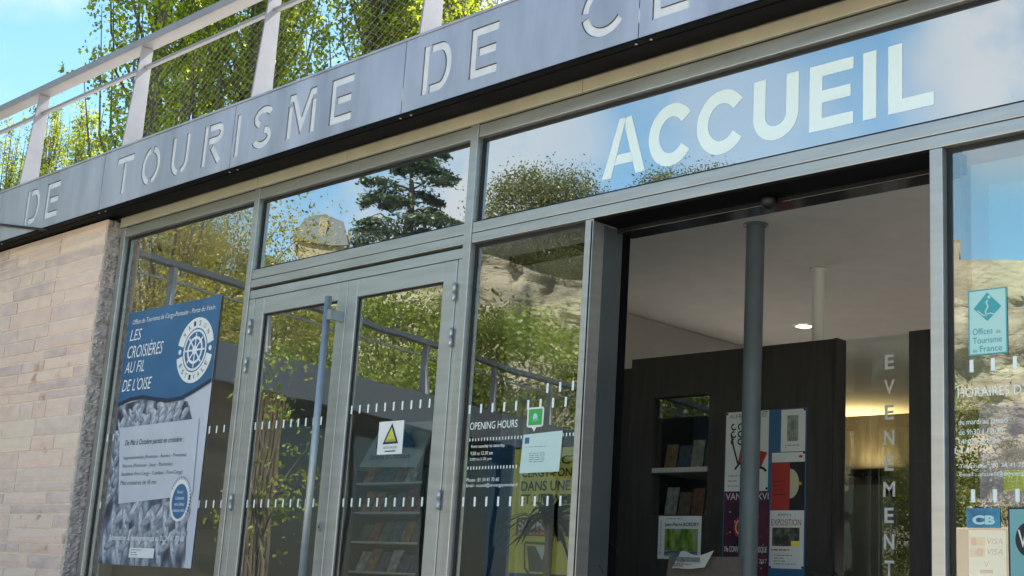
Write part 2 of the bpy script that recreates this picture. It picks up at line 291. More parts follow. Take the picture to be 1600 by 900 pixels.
# ------------------------------------------------------------------ stone wall on the left
sw = empty('stone_wall', (-9.5, -.05, 0), 'pinkish limestone wall of thin rough courses left of the windows', 'wall')
B('mortar', -10.9, -8.125, -.0885, .25, 0, 2.985, MORTAR, sw)
def stone_mesh(w, h, seed, end=False):
    r = random.Random(seed); nx, nz = 6, 2; m = MB(); d = .03
    e = .0035
    for j in range(nz+1):
        for i in range(nx+1):
            x = w*i/nx; z = h*j/nz; y = -d/2
            ed = (i in (0, nx)) or (j in (0, nz))
            if i == 0: x += r.uniform(0, .006)
            if i == nx: x -= r.uniform(0, .006)
            if j == 0: z += r.uniform(0, e)
            if j == nz: z -= r.uniform(0, e)
            m.v.append((x, y+(.004 if ed else r.uniform(-.0035, .001)), z))
    for j in range(nz):
        for i in range(nx): a = j*(nx+1)+i; m.f.append([a, a+1, a+nx+2, a+nx+1])
    rim = [i for i in range(nx+1)]+[nx+(nx+1)*j for j in range(1, nz+1)]+[nz*(nx+1)+i for i in range(nx-1, -1, -1)]+[(nx+1)*j for j in range(nz-1, 0, -1)]
    b = len(m.v); m.v += [(m.v[i][0], d/2, m.v[i][2]) for i in rim]
    for k in range(len(rim)): k2 = (k+1) % len(rim); m.f.append([rim[k2], rim[k], b+k, b+k2])
    return m.mesh('stone', STONE, Vector((0, 0, 0)))
WS = [.18, .32, .46, .62, .8]; HS = [.055, .07, .085, .11]
LIB = {(w, h): [stone_mesh(w, h, int(w*1000+h*10000)+k) for k in range(2)] for w in WS for h in HS}
z = .004; r = random.Random(3)
while z < 2.93:
    h = min(HS, key=lambda q: abs(q-min(2.983-z-.004, r.choice(HS+[.085, .11, .085])))) if z > 2.8 else r.choice(HS+[.085, .11, .085])
    x = -8.125-.0
    while x > -10.68:
        w = r.choice([q_ for q_ in WS if x-q_ > -10.9] or [WS[0]])
        o = bpy.data.objects.new('stone', r.choice(LIB[(w, h)])); put(o, sw, (x-w-.002, -.0815-r.uniform(0, .004), z)); x -= w+r.uniform(.004, .008)
    z += h+r.uniform(.006, .011)
# cleft end faces, one rough stone per course
z = .004; r = random.Random(5); rl = []
for k in range(5):
    q = random.Random(k); m = MB(); ny, nz = 5, 6
    for j in range(nz+1):
        for i in range(ny+1):
            e = 0 if i == 0 or j in (0, nz) else q.uniform(-.002, .011)
            m.v.append((e if i < ny else q.uniform(0, .012), -.078+.093*i/ny+(q.uniform(-.008, .006) if i == 0 else 0), .088*j/nz+(q.uniform(-.004, .004) if 0 < j < nz else (.002 if j == 0 else -.002))))
    for j in range(nz):
        for i in range(ny): a = j*(ny+1)+i; m.f.append([a, a+1, a+ny+2, a+ny+1])
    b = len(m.v); m.v += [(-.03, -.078, 0.002), (-.03, -.078, .086)]
    for j in range(nz): m.f.append([j*(ny+1)+ny+1, j*(ny+1), b, b+1] if j == 0 else [(j+1)*(ny+1), j*(ny+1), b+1])
    rl.append(m.mesh('cleft_stone', ROUGH, Vector((0, 0, 0))))
while z < 2.9:
    o = bpy.data.objects.new('cleft_stone', r.choice(rl)); put(o, sw, (-8.124, 0, z)); o.scale = (1, 1, r.uniform(.8, 1.15)); z += .088*o.scale.z

# ------------------------------------------------------------------ fascia sign with stencil lettering
fs = empty('fascia_sign', (-6, -.22, 2.996), 'long grey metal fascia sign with stencilled words along the roof edge', 'sign')
FZ0, FZ1, FY = 2.996, 3.373, -.22
def stencil(ch, w, h=.2515, t=.044):
    a = t/2; W_, H = w-a, h-a
    if ch == 'T': return [[(a, H), (W_, H)], [(w/2, H-a), (w/2, 0)]] if False else [[(0, H), (w, H)], [(w/2+.0, h-t-.001), (w/2, 0)]]
    if ch == 'O': return [arc(w/2, h/2, w/2-a, h/2-a, 100, 262), arc(w/2, h/2, w/2-a, h/2-a, 80, -78)]
    if ch == 'U': return [[(a, h)]+arc(w/2, w/2, w/2-a, w/2-a, 180, 262), arc(w/2, w/2, w/2-a, w/2-a, 286, 360)+[(w-a, h)]]
    if ch == 'R': return [[(a, 0), (a, h)], [(t+.012, H)]+arc(w-.07, h-.062, .05, .062-a, 90, -90, 10)+[(t+.012, h-.124+a)], [(t+.052, h-.142), (w-a, .004)]]
    if ch == 'I': return [[(w/2, 0), (w/2, h)]]
    if ch == 'S': return [arc(w/2, h-.066, w/2-a, .066-a, 15, 250, 12), arc(w/2, .066, w/2-a, .066-a, 78, -165, 12)]
    if ch == 'M': return [[(a, 0), (a, h-.062)], [(a*.2, h-.018), (a+.028, h-.018), (w/2, .055), (w-a-.028, h-.018), (w-a*.2, h-.018)], [(w-a, 0), (w-a, h-.062)]]
    if ch == 'E': return [[(w, H), (a, H), (a, a), (w, a)], [(t+.014, h/2), (w-.012, h/2)]]
    if ch == 'D': return [[(a, 0), (a, h)], [(t+.014, H)]+arc(w-.09, h/2, .09-a, h/2-a, 82, -82)+[(t+.014, a)]]
    if ch == 'C': return [arc(w/2+.01, h/2, w/2-a+.01, h/2-a, 35, 178), arc(w/2+.01, h/2, w/2-a+.01, h/2-a, 192, 325)]
SIGN = [('D', -9.102, -8.892), ('E', -8.798, -8.604), ('T', -7.836, -7.625), ('O', -7.518, -7.295), ('U', -7.169, -6.970), ('R', -6.818, -6.609), ('I', -6.478, -6.433), ('S', -6.305, -6.117), ('M', -5.975, -5.719), ('E', -5.593, -5.404), ('D', -4.860, -4.650), ('E', -4.521, -4.333), ('C', -3.818, -3.572), ('E', -3.417, -3.226)]
seams = [-11.1, -9.515, -8.008, -6.501, -4.998, -3.486, -1.98, -.47, 1.04]
def cutpanel(x0, x1, holes):
    cu = bpy.data.curves.new('p', 'CURVE'); cu.dimensions = '2D'; cu.fill_mode = 'BOTH'; cu.extrude = .004
    for pl in [[(x0, FZ0), (x1, FZ0), (x1, FZ1), (x0, FZ1)]]+holes:
        sp = cu.splines.new('POLY'); sp.points.add(len(pl)-1); sp.use_cyclic_u = True
        for i, p in enumerate(pl): sp.points[i].co = (p[0], p[1], 0, 1)
    o = bpy.data.objects.new('p', cu); COL.objects.link(o); me = bpy.data.meshes.new_from_object(o.evaluated_get(bpy.context.evaluated_depsgraph_get()))
    bpy.data.objects.remove(o); bpy.data.curves.remove(cu)
    cx = (x0+x1)/2; co = [(v.co.x-cx, v.co.z, v.co.y-FZ0) for v in me.vertices]
    m2 = bpy.data.meshes.new('panel'); m2.from_pydata(co, [], [list(p.vertices)[::-1] for p in me.polygons]); m2.materials.append(ZINC); m2.validate(); m2.update()
    return put(bpy.data.objects.new('panel', m2), fs, (cx, FY, FZ0))
for i in range(len(seams)-1):
    x0, x1 = seams[i]+.0025, seams[i+1]-.0025; holes = []; ins = []
    for ch, a, b in SIGN:
        if a > x0 and b < x1:
            st = stencil(ch, b-a); mv = lambda pl: [(p[0]+a, p[1]+3.0565) for p in pl]
            cuts = [mv(outline(pl, .044)) for pl in st]; holes += cuts; ins.append((ch, [mv(outline(pl, .037)) for pl in st]))
    pn = cutpanel(x0, x1, holes)
    for ch, pls in ins:
        m = MB()
        for pl in pls: m.poly(pl, FY+.003, .004)
        m.go('letter', LETTER, pn)
    B('backing', x0, x1, FY+.0085, FY+.02, FZ0+.004, FZ1-.004, BLACK, pn)  # black behind the letter gaps stands in for the edge shadow of the cut-outs
B('cap_flashing', -11.1, 1.04, FY-.010, FY+.2, FZ1+.001, FZ1+.013, ZINC, fs)
B('soffit', -11.1, 1.04, FY+.022, -.013, 3.006, 3.016, SOFFIT, fs)
B('fascia_return', -11.1, 1.04, FY-.003, FY+.035, FZ0-.010, FZ0-.001, SOFFIT, fs)
B('gutter_box', -11.1, 1.04, FY+.055, -.100, 2.992, 3.004, SOFFIT, fs, bevel=.003)
for x in seams[1:-1]:
    for dx in (-.03, .05): MB().tube([(x+dx, FY+.02, FZ0-.013), (x+dx, FY+.02, FZ0-.009)], .006, 8).go('screw', WIRE, fs)
MB().tube([(-12.5, -.30, 3.72), (-9.45, -.25, 3.117), (-8.70, -.232, 2.965)], .009, 8).go('cable_stay', BLACK, label='thin black bar crossing in front of the sign near its left end', cat='bar')

# ------------------------------------------------------------------ terrace railing
rl_ = empty('terrace_railing', (-6, -.1, 3.386), 'pale steel railing with wire netting along the roof terrace above the sign', 'railing')
xs = [-10.778, -9.317, -7.856, -6.396, -4.935, -3.475, -2.015, -.555, .905]
for x in xs:
    m = MB(); y = [(-.204, 3.3865), (-.067, 3.3865), (-.071, 4.109), (-.149, 4.109)]
    b = 0; m.v = [(x-.006, a, z) for a, z in y]+[(x+.006, a, z) for a, z in y]; m.f = [[3, 2, 1, 0], [4, 5, 6, 7], [0, 1, 5, 4], [1, 2, 6, 5], [2, 3, 7, 6], [3, 0, 4, 7]]
    p = m.go('post', WHITEP, rl_, bevel=.002)
    B('foot_plate', x-.05, x+.05, -.195, -.07, 3.3868, 3.394, WHITEP, p)
B('handrail', -11.1, 1.04, -.162, -.058, 4.111, 4.165, WHITEP, rl_, bevel=.006)
for i in range(len(xs)-1):
    a, b = xs[i]+.007, xs[i+1]-.007
    B('mid_rail', a, b, -.115, -.089, 3.963, 3.984, WHITEP, rl_)
    m = MB(); p = .08; H = 3.961-3.392; k = .62; z0 = 3.392; r_ = .00033
    n = int((b-a+H/k)/p)+1
    for s in (1, -1):
        for j in range(n):
            xa = a-(H/k)+j*p; xb = xa+H/k; za, zb = z0, z0+H
            if xa < a: za += (a-xa)*k; xa = a
            if xb > b: zb -= (xb-b)*k; xb = b
            if xb <= xa: continue
            if s < 0: xa, xb = a+b-xa, a+b-xb
            m.tube([(xa, -.102+.002*s, za), (xb, -.102+.002*s, zb)], r_, 3, False)
    o = m.go('netting', WIRE, rl_); 

# ------------------------------------------------------------------ glazed shopfront
sf = empty('glazed_shopfront', (-5, 0, 0), 'grey aluminium shopfront of tall panes and transoms below the fascia', 'shopfront')
FYB = .075
def fr(name, x0, x1, z0, z1, y0=0, y1=FYB, mt=None, bev=.003): return B(name, x0, x1, y0, y1, z0, z1, mt or FRAME, sf, bevel=bev)
for i, (a, b) in enumerate([(-8.1, -6.53), (-6.526, -5.69), (-5.686, -3.99), (-3.986, -2.3), (-2.296, -.9), (-.896, .5)]):
    B('lintel_panel', a, b, -.012, .1, 2.942, 3.002, LINTEL, sf, bevel=.002)
GT = 2.872
for a, b in ((-8.040, -6.554), (-6.501, -4.724), (-4.666, -.905)): fr('top_rail', a, b, GT, 2.934)
fr('jamb', -8.099, -8.042, 0, 2.934)
for a, b, t in ((-6.552, -6.503, 2.938), (-4.722, -4.668, 2.938), (-.902, -.85, 2.938)): fr('mullion', a, b, 0, t, -.004)
fr('mullion', -3.938, -3.891, 0, 2.344); fr('mullion', -2.306, -2.257, 0, 2.344)
fr('transom_rail', -6.501, -4.724, 2.396, 2.450); fr('transom_rail', -6.501, -4.724, 2.347, 2.3925)
fr('transom_rail', -4.666, -.905, 2.396, 2.447); fr('transom_rail', -4.666, -.905, 2.346, 2.3925)
B('seam_gasket', -6.5, -4.725, .004, .05, 2.3928, 2.3957, BLACK, sf); B('seam_gasket', -4.665, -.906, .004, .05, 2.3928, 2.3957, BLACK, sf)
B('seam_gasket', -8.041, -.906, .004, .05, 2.9343, 2.9417, BLACK, sf); B('door_head_gap', -6.5, -4.725, .02, .06, 2.331, 2.3467, BLACK, sf)
fr('bottom_rail', -8.04, -6.554, .0, .09); fr('bottom_rail', -4.666, -3.94, 0, .09); fr('bottom_rail', -2.255, -.905, 0, .09)
def pane(x0, x1, z0, z1, gm, parent, y=.036, g=.017):
    p = B('window_pane', x0, x1, y, y+.006, z0, z1, gm, parent)
    m = MB()
    for a in ((x0, x0+g, z0, z1), (x1-g, x1, z0, z1), (x0+g, x1-g, z0, z0+g), (x0+g, x1-g, z1-g, z1)): m.box(a[0], a[1], y-.006, y-.0005, a[2], a[3])
    m.go('gasket', BLACK, p); return p
PA = pane(-8.041, -6.553, .09, GT, GL_W, sf); PB = pane(-6.502, -4.723, 2.450, GT, GL_T, sf); PC = pane(-4.667, -.904, 2.447, GT, GL_T, sf)
PD = pane(-4.667, -3.939, .09, 2.345, glass('side_pane_glass', .17, (.96, .98, .96)), sf); PE = pane(-2.256, -.904, .09, 2.345, GL_R, sf)
# ACCUEIL
t = .057
acc = {'A': (-3.885, -3.642), 'C': (-3.621, -3.388), 'C2': (-3.364, -3.124), 'U': (-3.088, -2.876), 'E': (-2.827, -2.634), 'I': (-2.593, -2.537), 'L': (-2.488, -2.306)}
zb = 2.524; yy = .0352; H = .266
def vin(polys): 
    m = MB()
    for q in polys: m.poly(q, yy)
    m.go('lettering', FROST, PC)
x, x2 = acc['A']; c = (x+x2)/2
vin([[(x, zb), (x+.052, zb), (c+.003, zb+H), (c-.034, zb+H)], [(x2-.052, zb), (x2, zb), (c+.034, zb+H), (c-.002, zb+H), (c+.0, zb+H-.05)], [(x+.068, zb+.055), (x2-.068, zb+.055), (x2-.083, zb+.1), (x+.083, zb+.1)]])
for k in ('C', 'C2'):
    x, x2 = acc[k]; vin([outline(arc((x+x2)/2, zb+H/2, (x2-x)/2-t/2+.006, H/2-t/2+.005, 36, 324, 26), t)])
x, x2 = acc['U']; w = x2-x; vin([outline([(x+t/2, zb+H)]+arc((x+x2)/2, zb+w/2, w/2-t/2, w/2-t/2-.004, 180, 360, 16)+[(x2-t/2, zb+H)], t)])
x, x2 = acc['E']; vin([[(x, zb), (x+t, zb), (x+t, zb+H), (x, zb+H)]]+[[(x+t, a), (x2-(.012 if i == 1 else 0), a), (x2-(.012 if i == 1 else 0), a+.048), (x+t, a+.048)] for i, a in enumerate((zb, zb+H/2-.022, zb+H-.048))])
x, x2 = acc['I']; vin([[(x, zb), (x2, zb), (x2, zb+H), (x, zb+H)]])
x, x2 = acc['L']; vin([[(x, zb), (x2, zb), (x2, zb+.05), (x+t, zb+.05), (x+t, zb+H), (x, zb+H)]])
_dm = {}
def dashes(x0, x1, zc, parent, w=.012, h=.042, p=.0755, mt=PRINT, y=.0352, off=0):
    x = x0+off
    if h < .03:
        m = MB()
        while x < x1-w: m.poly([(x, zc-h/2), (x+w, zc-h/2), (x+w, zc+h/2), (x, zc+h/2)], y); x += p
        return m.go('fine_marker_dashes', mt, parent, kind='stuff')
    if (w, h) not in _dm: _dm[w, h] = MB().box(-w/2, w/2, 0, .0006, 0, h).mesh('marker_dash', mt, Vector((0, 0, 0)))
    while x < x1-w: put(bpy.data.objects.new('marker_dash', _dm[w, h]), parent, (x+w/2, y, zc-h/2)); x += p
dashes(-7.98, -6.60, 1.139, PA, p=.0755); dashes(-6.9, -6.60, 1.56, PA); dashes(-8.0, -7.85, 1.56, PA)
for zc in (1.137, 1.558): dashes(-4.64, -3.96, zc, PD, p=.0755)
for zc in (1.139, 1.569): dashes(-2.262+.004, -.93, zc, PE, w=.014, p=.0755)
dashes(-4.15, -3.96, 1.625, PD, p=.0755)
for z in (1.4165, 1.288): dashes(-4.622, -3.96 if z > 1.3 else -4.29, z, PD, w=.006, h=.014, p=.0195)
text('OPENING HOURS', -4.624, -4.316, 1.462, 1.496, .0353, PRINT, PD)
for s, a, b, z0, z1 in (('from tuesday to saturday :', -4.608, -4.378, 1.374, 1.394), ('9.30 to 12.30 am', -4.608, -4.462, 1.346, 1.362), ('2.00 to 5.30 pm', -4.610, -4.468, 1.318, 1.334),
                        ('Phone : 01 34 41 70 60', -4.622, -4.411, 1.226, 1.243), ('Email : accueil@ot-cergypontoise.fr', -4.622, -4.289, 1.198, 1.218)):
    text(s, a, b, z0, z1, .0353, PRINT, PD)
text("HORAIRES D'OUVERTURE", -2.226, -1.77, 1.465, 1.498, .0353, PRINT, PE)
for s, a, b, z0, z1 in (('du mardi au samedi :', -2.224, -2.04, 1.374, 1.392), ('de 9h30 à 12h30', -2.224, -2.07, 1.340, 1.358), ('14h00 à 17h30', -2.224, -2.08, 1.310, 1.326),
                        ('Téléphone : 01 34 41 70 60', -2.222, -1.97, 1.226, 1.243), ('Email : accueil@ot-cergypontoise.fr', -2.222, -1.89, 1.199, 1.217)):
    text(s, a, b, z0, z1, .0353, PRINT, PE)
dashes(-2.24, -2.17, 1.288, PE, w=.006, h=.018, p=.0235)

# ------------------------------------------------------------------ double door
dd = empty('double_door', (-5.6, 0, 0), 'double glazed door in grey aluminium with a long bar handle', 'door')
def db(n, *a, mt=DOORM, p=dd, bev=.003): return B(n, *a[:6], mt, p, bevel=bev)
db('door_frame', -6.5, -4.725, .002, .06, 2.281, 2.330); db('door_frame', -6.5, -6.443, .002, .06, .0, 2.2785); db('door_frame', -4.750, -4.725, .002, .06, 0, 2.2785)
B('shadow_gap', -6.444, -4.7485, .02, .05, .001, 2.28, BLACK, dd).hide_render = False
def leaf(x0, x1, hinge_x, gl, gr, lab):
    lf = B('door_leaf', x0, gl, .0, .048, .02, 2.276, DOORM, dd, bevel=.003); lf['label'] = lab
    B('stile', gr, x1, .0, .048, .02, 2.276, DOORM, lf, bevel=.003)
    B('top_rail', gl+.0005, gr-.0005, .0, .048, 2.182, 2.276, DOORM, lf, bevel=.003); B('kick_rail', gl+.0005, gr-.0005, .0, .048, .02, .16, DOORM, lf, bevel=.003)
    B('window_pane', gl, gr, .020, .026, .16, 2.182, GL_D, lf)
    m = MB(); g = .008
    for a in ((gl, gl+g, .16, 2.182), (gr-g, gr, .16, 2.182), (gl+g, gr-g, 2.182-g, 2.182)): m.box(a[0], a[1], .012, .0195, a[2], a[3])
    m.go('gasket', BLACK, lf)
    for zc, hh in ((2.115, .045), (1.897, .045), (1.142, .045), (.35, .045)):
        q = MB().tube([(hinge_x, -.012, zc-hh), (hinge_x, -.012, zc-.001)], .010, 10).tube([(hinge_x, -.012, zc+.001), (hinge_x, -.012, zc+hh)], .010, 10).go('hinge', DOORM, lf)
    return lf
# the dark gap plate sits behind the leaves only at their edges
bpy.data.objects.remove([o for o in dd.children if o.name.startswith('shadow_gap')][0])
for a, b in ((-6.4425, -6.4355), (-5.5925, -5.5895), (-4.7535, -4.7505)): B('shadow_gap', a, b, .03, .046, .02, 2.278, BLACK, dd)
LL = leaf(-6.4350, -5.5930, -6.447, -6.347, -5.673, 'left leaf with long vertical bar handle'); RL = leaf(-5.5890, -4.7540, -4.749, -5.509, -4.846, 'right leaf with triangle sticker')
h = MB().tube([(-5.650, -.075, .35), (-5.650, -.075, 2.185)], .0185, 18).go('bar_handle', STEEL, LL)
for zc in (2.085, .5):
    MB().box(-5.650, -5.606, -.085, -.065, zc-.026, zc+.026).box(-5.628, -5.603, -.0645, -.0, zc-.026, zc+.026).go('handle_bracket', STEEL, LL)
MB().poly(ell(-5.640, 1.015, .011, .024, 16), -.008, .008).go('lock_plate', STEEL, LL); MB().poly(ell(-5.640, 1.015, .004, .008, 10), -.010, .002).go('keyhole', BLACK, LL)
dashes(-5.60-.74, -5.68, 1.137, LL, y=.018, p=.066); dashes(-6.34, -5.68, 1.557, LL, y=.018, p=.066)
dashes(-5.499, -4.86, 1.137, RL, y=.018, p=.066); dashes(-5.499, -4.86, 1.60, RL, y=.018, p=.066)

# ------------------------------------------------------------------ sliding entrance
en = empty('sliding_entrance', (-3.1, .1, 0), 'open automatic entrance with dark reveal and header', 'entrance')
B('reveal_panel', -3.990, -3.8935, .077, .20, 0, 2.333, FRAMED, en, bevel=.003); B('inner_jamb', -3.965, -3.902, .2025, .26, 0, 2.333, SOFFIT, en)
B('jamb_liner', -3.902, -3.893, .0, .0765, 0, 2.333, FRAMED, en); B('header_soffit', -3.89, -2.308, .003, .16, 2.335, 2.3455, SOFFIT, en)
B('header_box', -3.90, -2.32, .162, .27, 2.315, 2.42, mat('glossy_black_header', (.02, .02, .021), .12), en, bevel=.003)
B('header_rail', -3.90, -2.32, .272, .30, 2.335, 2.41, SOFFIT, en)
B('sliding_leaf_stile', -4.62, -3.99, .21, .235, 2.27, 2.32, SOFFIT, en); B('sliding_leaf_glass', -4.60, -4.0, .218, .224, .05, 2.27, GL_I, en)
sn = MB(); 
for k in range(5): pass
sn.tube([(-3.075, .135, 2.332), (-3.075, .135, 2.322), (-3.075, .133, 2.305), (-3.075, .130, 2.292)], [.030, .032, .030, .016], 16).go('door_sensor', BLACK, label='small black motion sensor under the entrance header', cat='sensor')

# ------------------------------------------------------------------ columns, ceiling lamps
def column(x, y, r_, mt, lab):
    c = MB().tube([(x, y, .012), (x, y, 2.884)], r_, 32, False).go('column', mt, label=lab, cat='column', group='round columns inside')
    MB().tube([(x, y, 2.876), (x, y, 2.8845)], r_*1.35, 28).go('collar', mt, c); return c
column(-4.47, 1.98, .052, COLB, 'slender blue grey round column standing just inside the entrance'); column(-4.73, 3.02, .038, COLW, 'thin white round column behind the dark partition')
def downlight(x, y, lab, lit, en_=110):
    e = empty('ceiling_lamp', (x, y, 2.884), lab, 'lamp', 'recessed ceiling lamps')
    MB().poly([(0, 0)], 0) if False else None
    m = MB(); n = 24
    for rr, zz in ((.085, 2.8835), (.078, 2.876), (.06, 2.8765), (.055, 2.8825)):
        m.v += [(x+rr*math.cos(2*math.pi*i/n), y+rr*math.sin(2*math.pi*i/n), zz) for i in range(n)]
    for k in range(3):
        for i in range(n): j = (i+1) % n; m.f.append([k*n+i, k*n+j, (k+1)*n+j, (k+1)*n+i])
    m.go('trim_ring', COLW, e)
    m = MB(); m.v = [(x+.054*math.cos(2*math.pi*i/n), y+.054*math.sin(2*math.pi*i/n), 2.8805) for i in range(n)]; m.f = [list(range(n))]; m.go('lamp_glow', lit, e)
    l = bpy.data.lights.new('lamp_light', 'SPOT'); l.energy = en_; l.color = (1, .92, .80); l.shadow_soft_size = .05; l.spot_size = R(120)
    lo = bpy.data.objects.new('lamp_light', l); put(lo, e, (x, y, 2.86))
downlight(-5.78, 4.43, 'lit recessed ceiling lamp beside the white column', LAMPM)
wl = B('wall_lamp', -7.9, -7.5, 8.46, 8.59, 2.24, 2.30, SOFFIT, label='slim wall uplighter washing the ceiling warm behind the glass panel', cat='lamp')
ll = bpy.data.lights.new('lamp_light', 'AREA'); ll.energy = 6; ll.color = (1, .72, .30); ll.size = .4; ll.size_y = .08; ll.shape = 'RECTANGLE'
lo_ = bpy.data.objects.new('lamp_light', ll); lo_.rotation_euler = (R(180), 0, 0); put(lo_, wl, (-7.7, 8.40, 2.32)); downlight(-3.0, 5.0, 'unseen ceiling lamp added to light the room right of the glass panel', LAMPM)  # this downlight is out of view, added to brighten the interior
downlight(-1.0, 3.5, 'unseen ceiling lamp added to light the room right of the entrance', LAMPM)  # another downlight outside the view, added for more light indoors

# ------------------------------------------------------------------ dark partition and notices
PY = 2.5
pt = empty('notice_partition', (-5, PY, 0), 'dark wooden partition with a shelf niche and notice board inside the entrance', 'partition')
x0, x1, ht = -5.80, -4.285, 2.30; nx0, nx1, nz0, nz1 = -5.60, -5.16, 1.30, 2.035
for a in ((x0, nx0, .012, ht), (nx1, x1, .012, ht), (nx0, nx1, nz1, ht), (nx0, nx1, .012, nz0)): B('panel', a[0]+.0008, a[1]-.0008, PY, PY+.09, a[2]+.0008, a[3]-.0008, WOODD, pt)
B('niche_shelf', nx0-.0, nx1, PY+.004, PY+.4, 1.56, 1.59, SHELFM, pt); B('niche_shelf', nx0, nx1, PY+.095, PY+.4, 1.27, 1.298, SHELFM, pt); B('niche_back', nx0-.02, nx1+.02, PY+.41, PY+.42, 1.25, 2.1, NAVY, pt)
for q_ in ((nx0-.03, nx0-.001), (nx1+.001, nx1+.03)): B('niche_side', *q_, PY+.092, PY+.42, 1.22, 2.12, SOFFIT, pt)
B('niche_top', nx0, nx1, PY+.092, PY+.42, 2.04, 2.06, SOFFIT, pt)
B('niche_glass', nx0, nx1, PY+.03, PY+.034, nz0, nz1, GL_I, pt)
B('side_panel', -6.62, -5.815, PY+.25, PY+.32, .012, 2.30, WOODD, pt); B('end_post', x1+.001, x1+.022, PY+.004, PY+.10, .012, ht+.004, WOODD, pt)
BC = [mat('brochure_%s' % n, c, .5, 0, .5, 30) for n, c in (('white', (.34, .33, .31)), ('blue', (.07, .10, .16)), ('orange', (.28, .15, .08)), ('green', (.09, .13, .07)), ('brown', (.18, .11, .07)), ('red', (.22, .07, .05)))]
r = random.Random(9)
ORD = ['leftmost', 'second from left', 'third from left', 'fourth from left', 'fifth from left', 'sixth from left']
def brochures(x0, x1, z, y, n, grp, lab, h=.19, lean=.03):
    w = (x1-x0)/n
    for i in range(n):
        m = MB(); a, b = x0+i*w+w*.06, x0+(i+1)*w-w*.06; hh = h*r.uniform(.72, 1)
        m.v = [(a, y, z), (b, y, z), (b, y+.006, z), (a, y+.006, z)]+[(a, y+lean, z+hh), (b, y+lean, z+hh), (b, y+lean+.006, z+hh), (a, y+lean+.006, z+hh)]
        m.f = [[3, 2, 1, 0], [4, 5, 6, 7], [0, 1, 5, 4], [1, 2, 6, 5], [2, 3, 7, 6], [3, 0, 4, 7]]
        bc = r.choice(BC); m.go('brochure', bc, label=('rightmost' if i == n-1 else ORD[i])+' '+bc.name.split('_')[1]+' '+lab, cat='brochure', group=grp)
brochures(nx0+.01, nx1-.01, 1.591, PY+.1, 4, 'brochures on the upper niche shelf', 'brochure on the upper shelf of the partition niche'); brochures(nx0+.01, nx1-.01, 1.299, PY+.12, 4, 'brochures on the lower niche shelf', 'brochure on the lower shelf of the partition niche')
def sheet(name, x0, x1, z0, z1, y, mt, label, cat, group=None, th=.002): return B(name, x0, x1, y, y+th, z0, z1, mt, label=label, cat=cat, group=group)
def rect(p, x0, x1, z0, z1, y, mt, name='printed_block'): return MB().poly([(x0, z0), (x1, z0), (x1, z1), (x0, z1)], y).go(name, mt, p)
def lines(p, x0, x1, z0, z1, n, y, mt, h=.004, seed=1):
    q = random.Random(seed); m = MB()
    for i in range(n):
        z = z1-(z1-z0)*(i+.5)/n; x = x0
        while x < x1-.01:
            w = min(q.uniform(.008, .035), x1-x); m.poly([(x, z), (x+w, z), (x+w, z+h), (x, z+h)], y); x += w+.006
            if q.random() < .07: break
    return m.go('small_print', mt, p, kind='stuff')
P1 = PY-.004; P2 = P1-.001; P3 = P1-.002; P4 = P1-.003
B('board', -5.03, -4.455, P1+.0015, P1+.0035, .90, 1.912, POSTERBLUE, pt)
s = sheet('poster', -5.024, -4.715, 1.436, 1.909, P1-.001, PAPER, 'white poster with black brush lettering and a red figure behind the column', 'poster', 'posters on the notice board'); y = P1-.002
text('ALFRED', -5.0, -4.86, 1.872, 1.895, y, GREYINK, s); text('ET', -4.76, -4.725, 1.872, 1.902, y, INK, s)
for i, zz in enumerate((1.82, 1.775, 1.73)):
    for j in range(3): MB().poly(outline(arc(-4.965+j*.05, zz, .018, .017, r.uniform(0, 90), r.uniform(230, 330), 8), .009), y).go('brush_stroke', INK, s)
MB().poly([(-4.93, 1.60), (-4.915, 1.68), (-4.90, 1.7), (-4.72, 1.66), (-4.76, 1.58), (-4.9, 1.59)], y).go('red_figure', RED, s)
MB().poly(outline([(-4.985, 1.78), (-4.965, 1.7), (-4.93, 1.6)], .012), y-.0005).go('brush_stroke', INK, s); MB().poly(outline([(-4.95, 1.565), (-4.92, 1.6), (-4.75, 1.57), (-4.725, 1.55)], .014), y-.0005).go('brush_stroke', INK, s)
lines(s, -5.0, -4.74, 1.45, 1.54, 3, y, GREYINK)
s = sheet('poster', -5.021, -4.700, .95, 1.433, P1-.001, mat('night_blue_poster', (.012, .014, .06), .4, 0, .2, 6, col2=(.12, .01, .04)), 'dark blue poster with confetti and white capitals below the white one', 'poster', 'posters on the notice board')
text('VANVES XVI', -5.012, -4.706, 1.385, 1.425, y, PAPER, s); text('19e CONVENTION DE DISQUE', -5.012, -4.71, 1.075, 1.115, y, PAPER, s, bold=.02)
text('AVRIL 2017', -4.84, -4.71, 1.02, 1.045, y, PAPER, s); MB().poly(ell(-4.905, 1.225, .045, .06), y).go('red_disc', RED, s); MB().poly(ell(-4.905, 1.225, .03, .042), y-.0006).go('disc_rim', PAPER, s); MB().poly(ell(-4.905, 1.225, .025, .035), y-.0012).go('red_disc', RED, s)
for k in range(18):
    cx, cz = r.uniform(-5.01, -4.71), r.uniform(.97, 1.36); MB().poly(ell(cx, cz, r.uniform(.004, .009), r.uniform(.004, .008), 6), y-.0003).go('confetti', r.choice([ORANGE, YELLOW, RED, TEAL, PAPER]), s)
s = sheet('poster', -4.628, -4.463, 1.66, 1.905, P1-.001, PAPER, 'small pale notice with a green drawing at the top right of the board', 'poster', 'posters on the notice board'); rect(s, -4.585, -4.51, 1.72, 1.87, y, mat('sage_drawing', (.25, .30, .25), .6, 0, .4, 30)); lines(s, -4.6, -4.5, 1.675, 1.70, 2, y, POSTERBLUE)
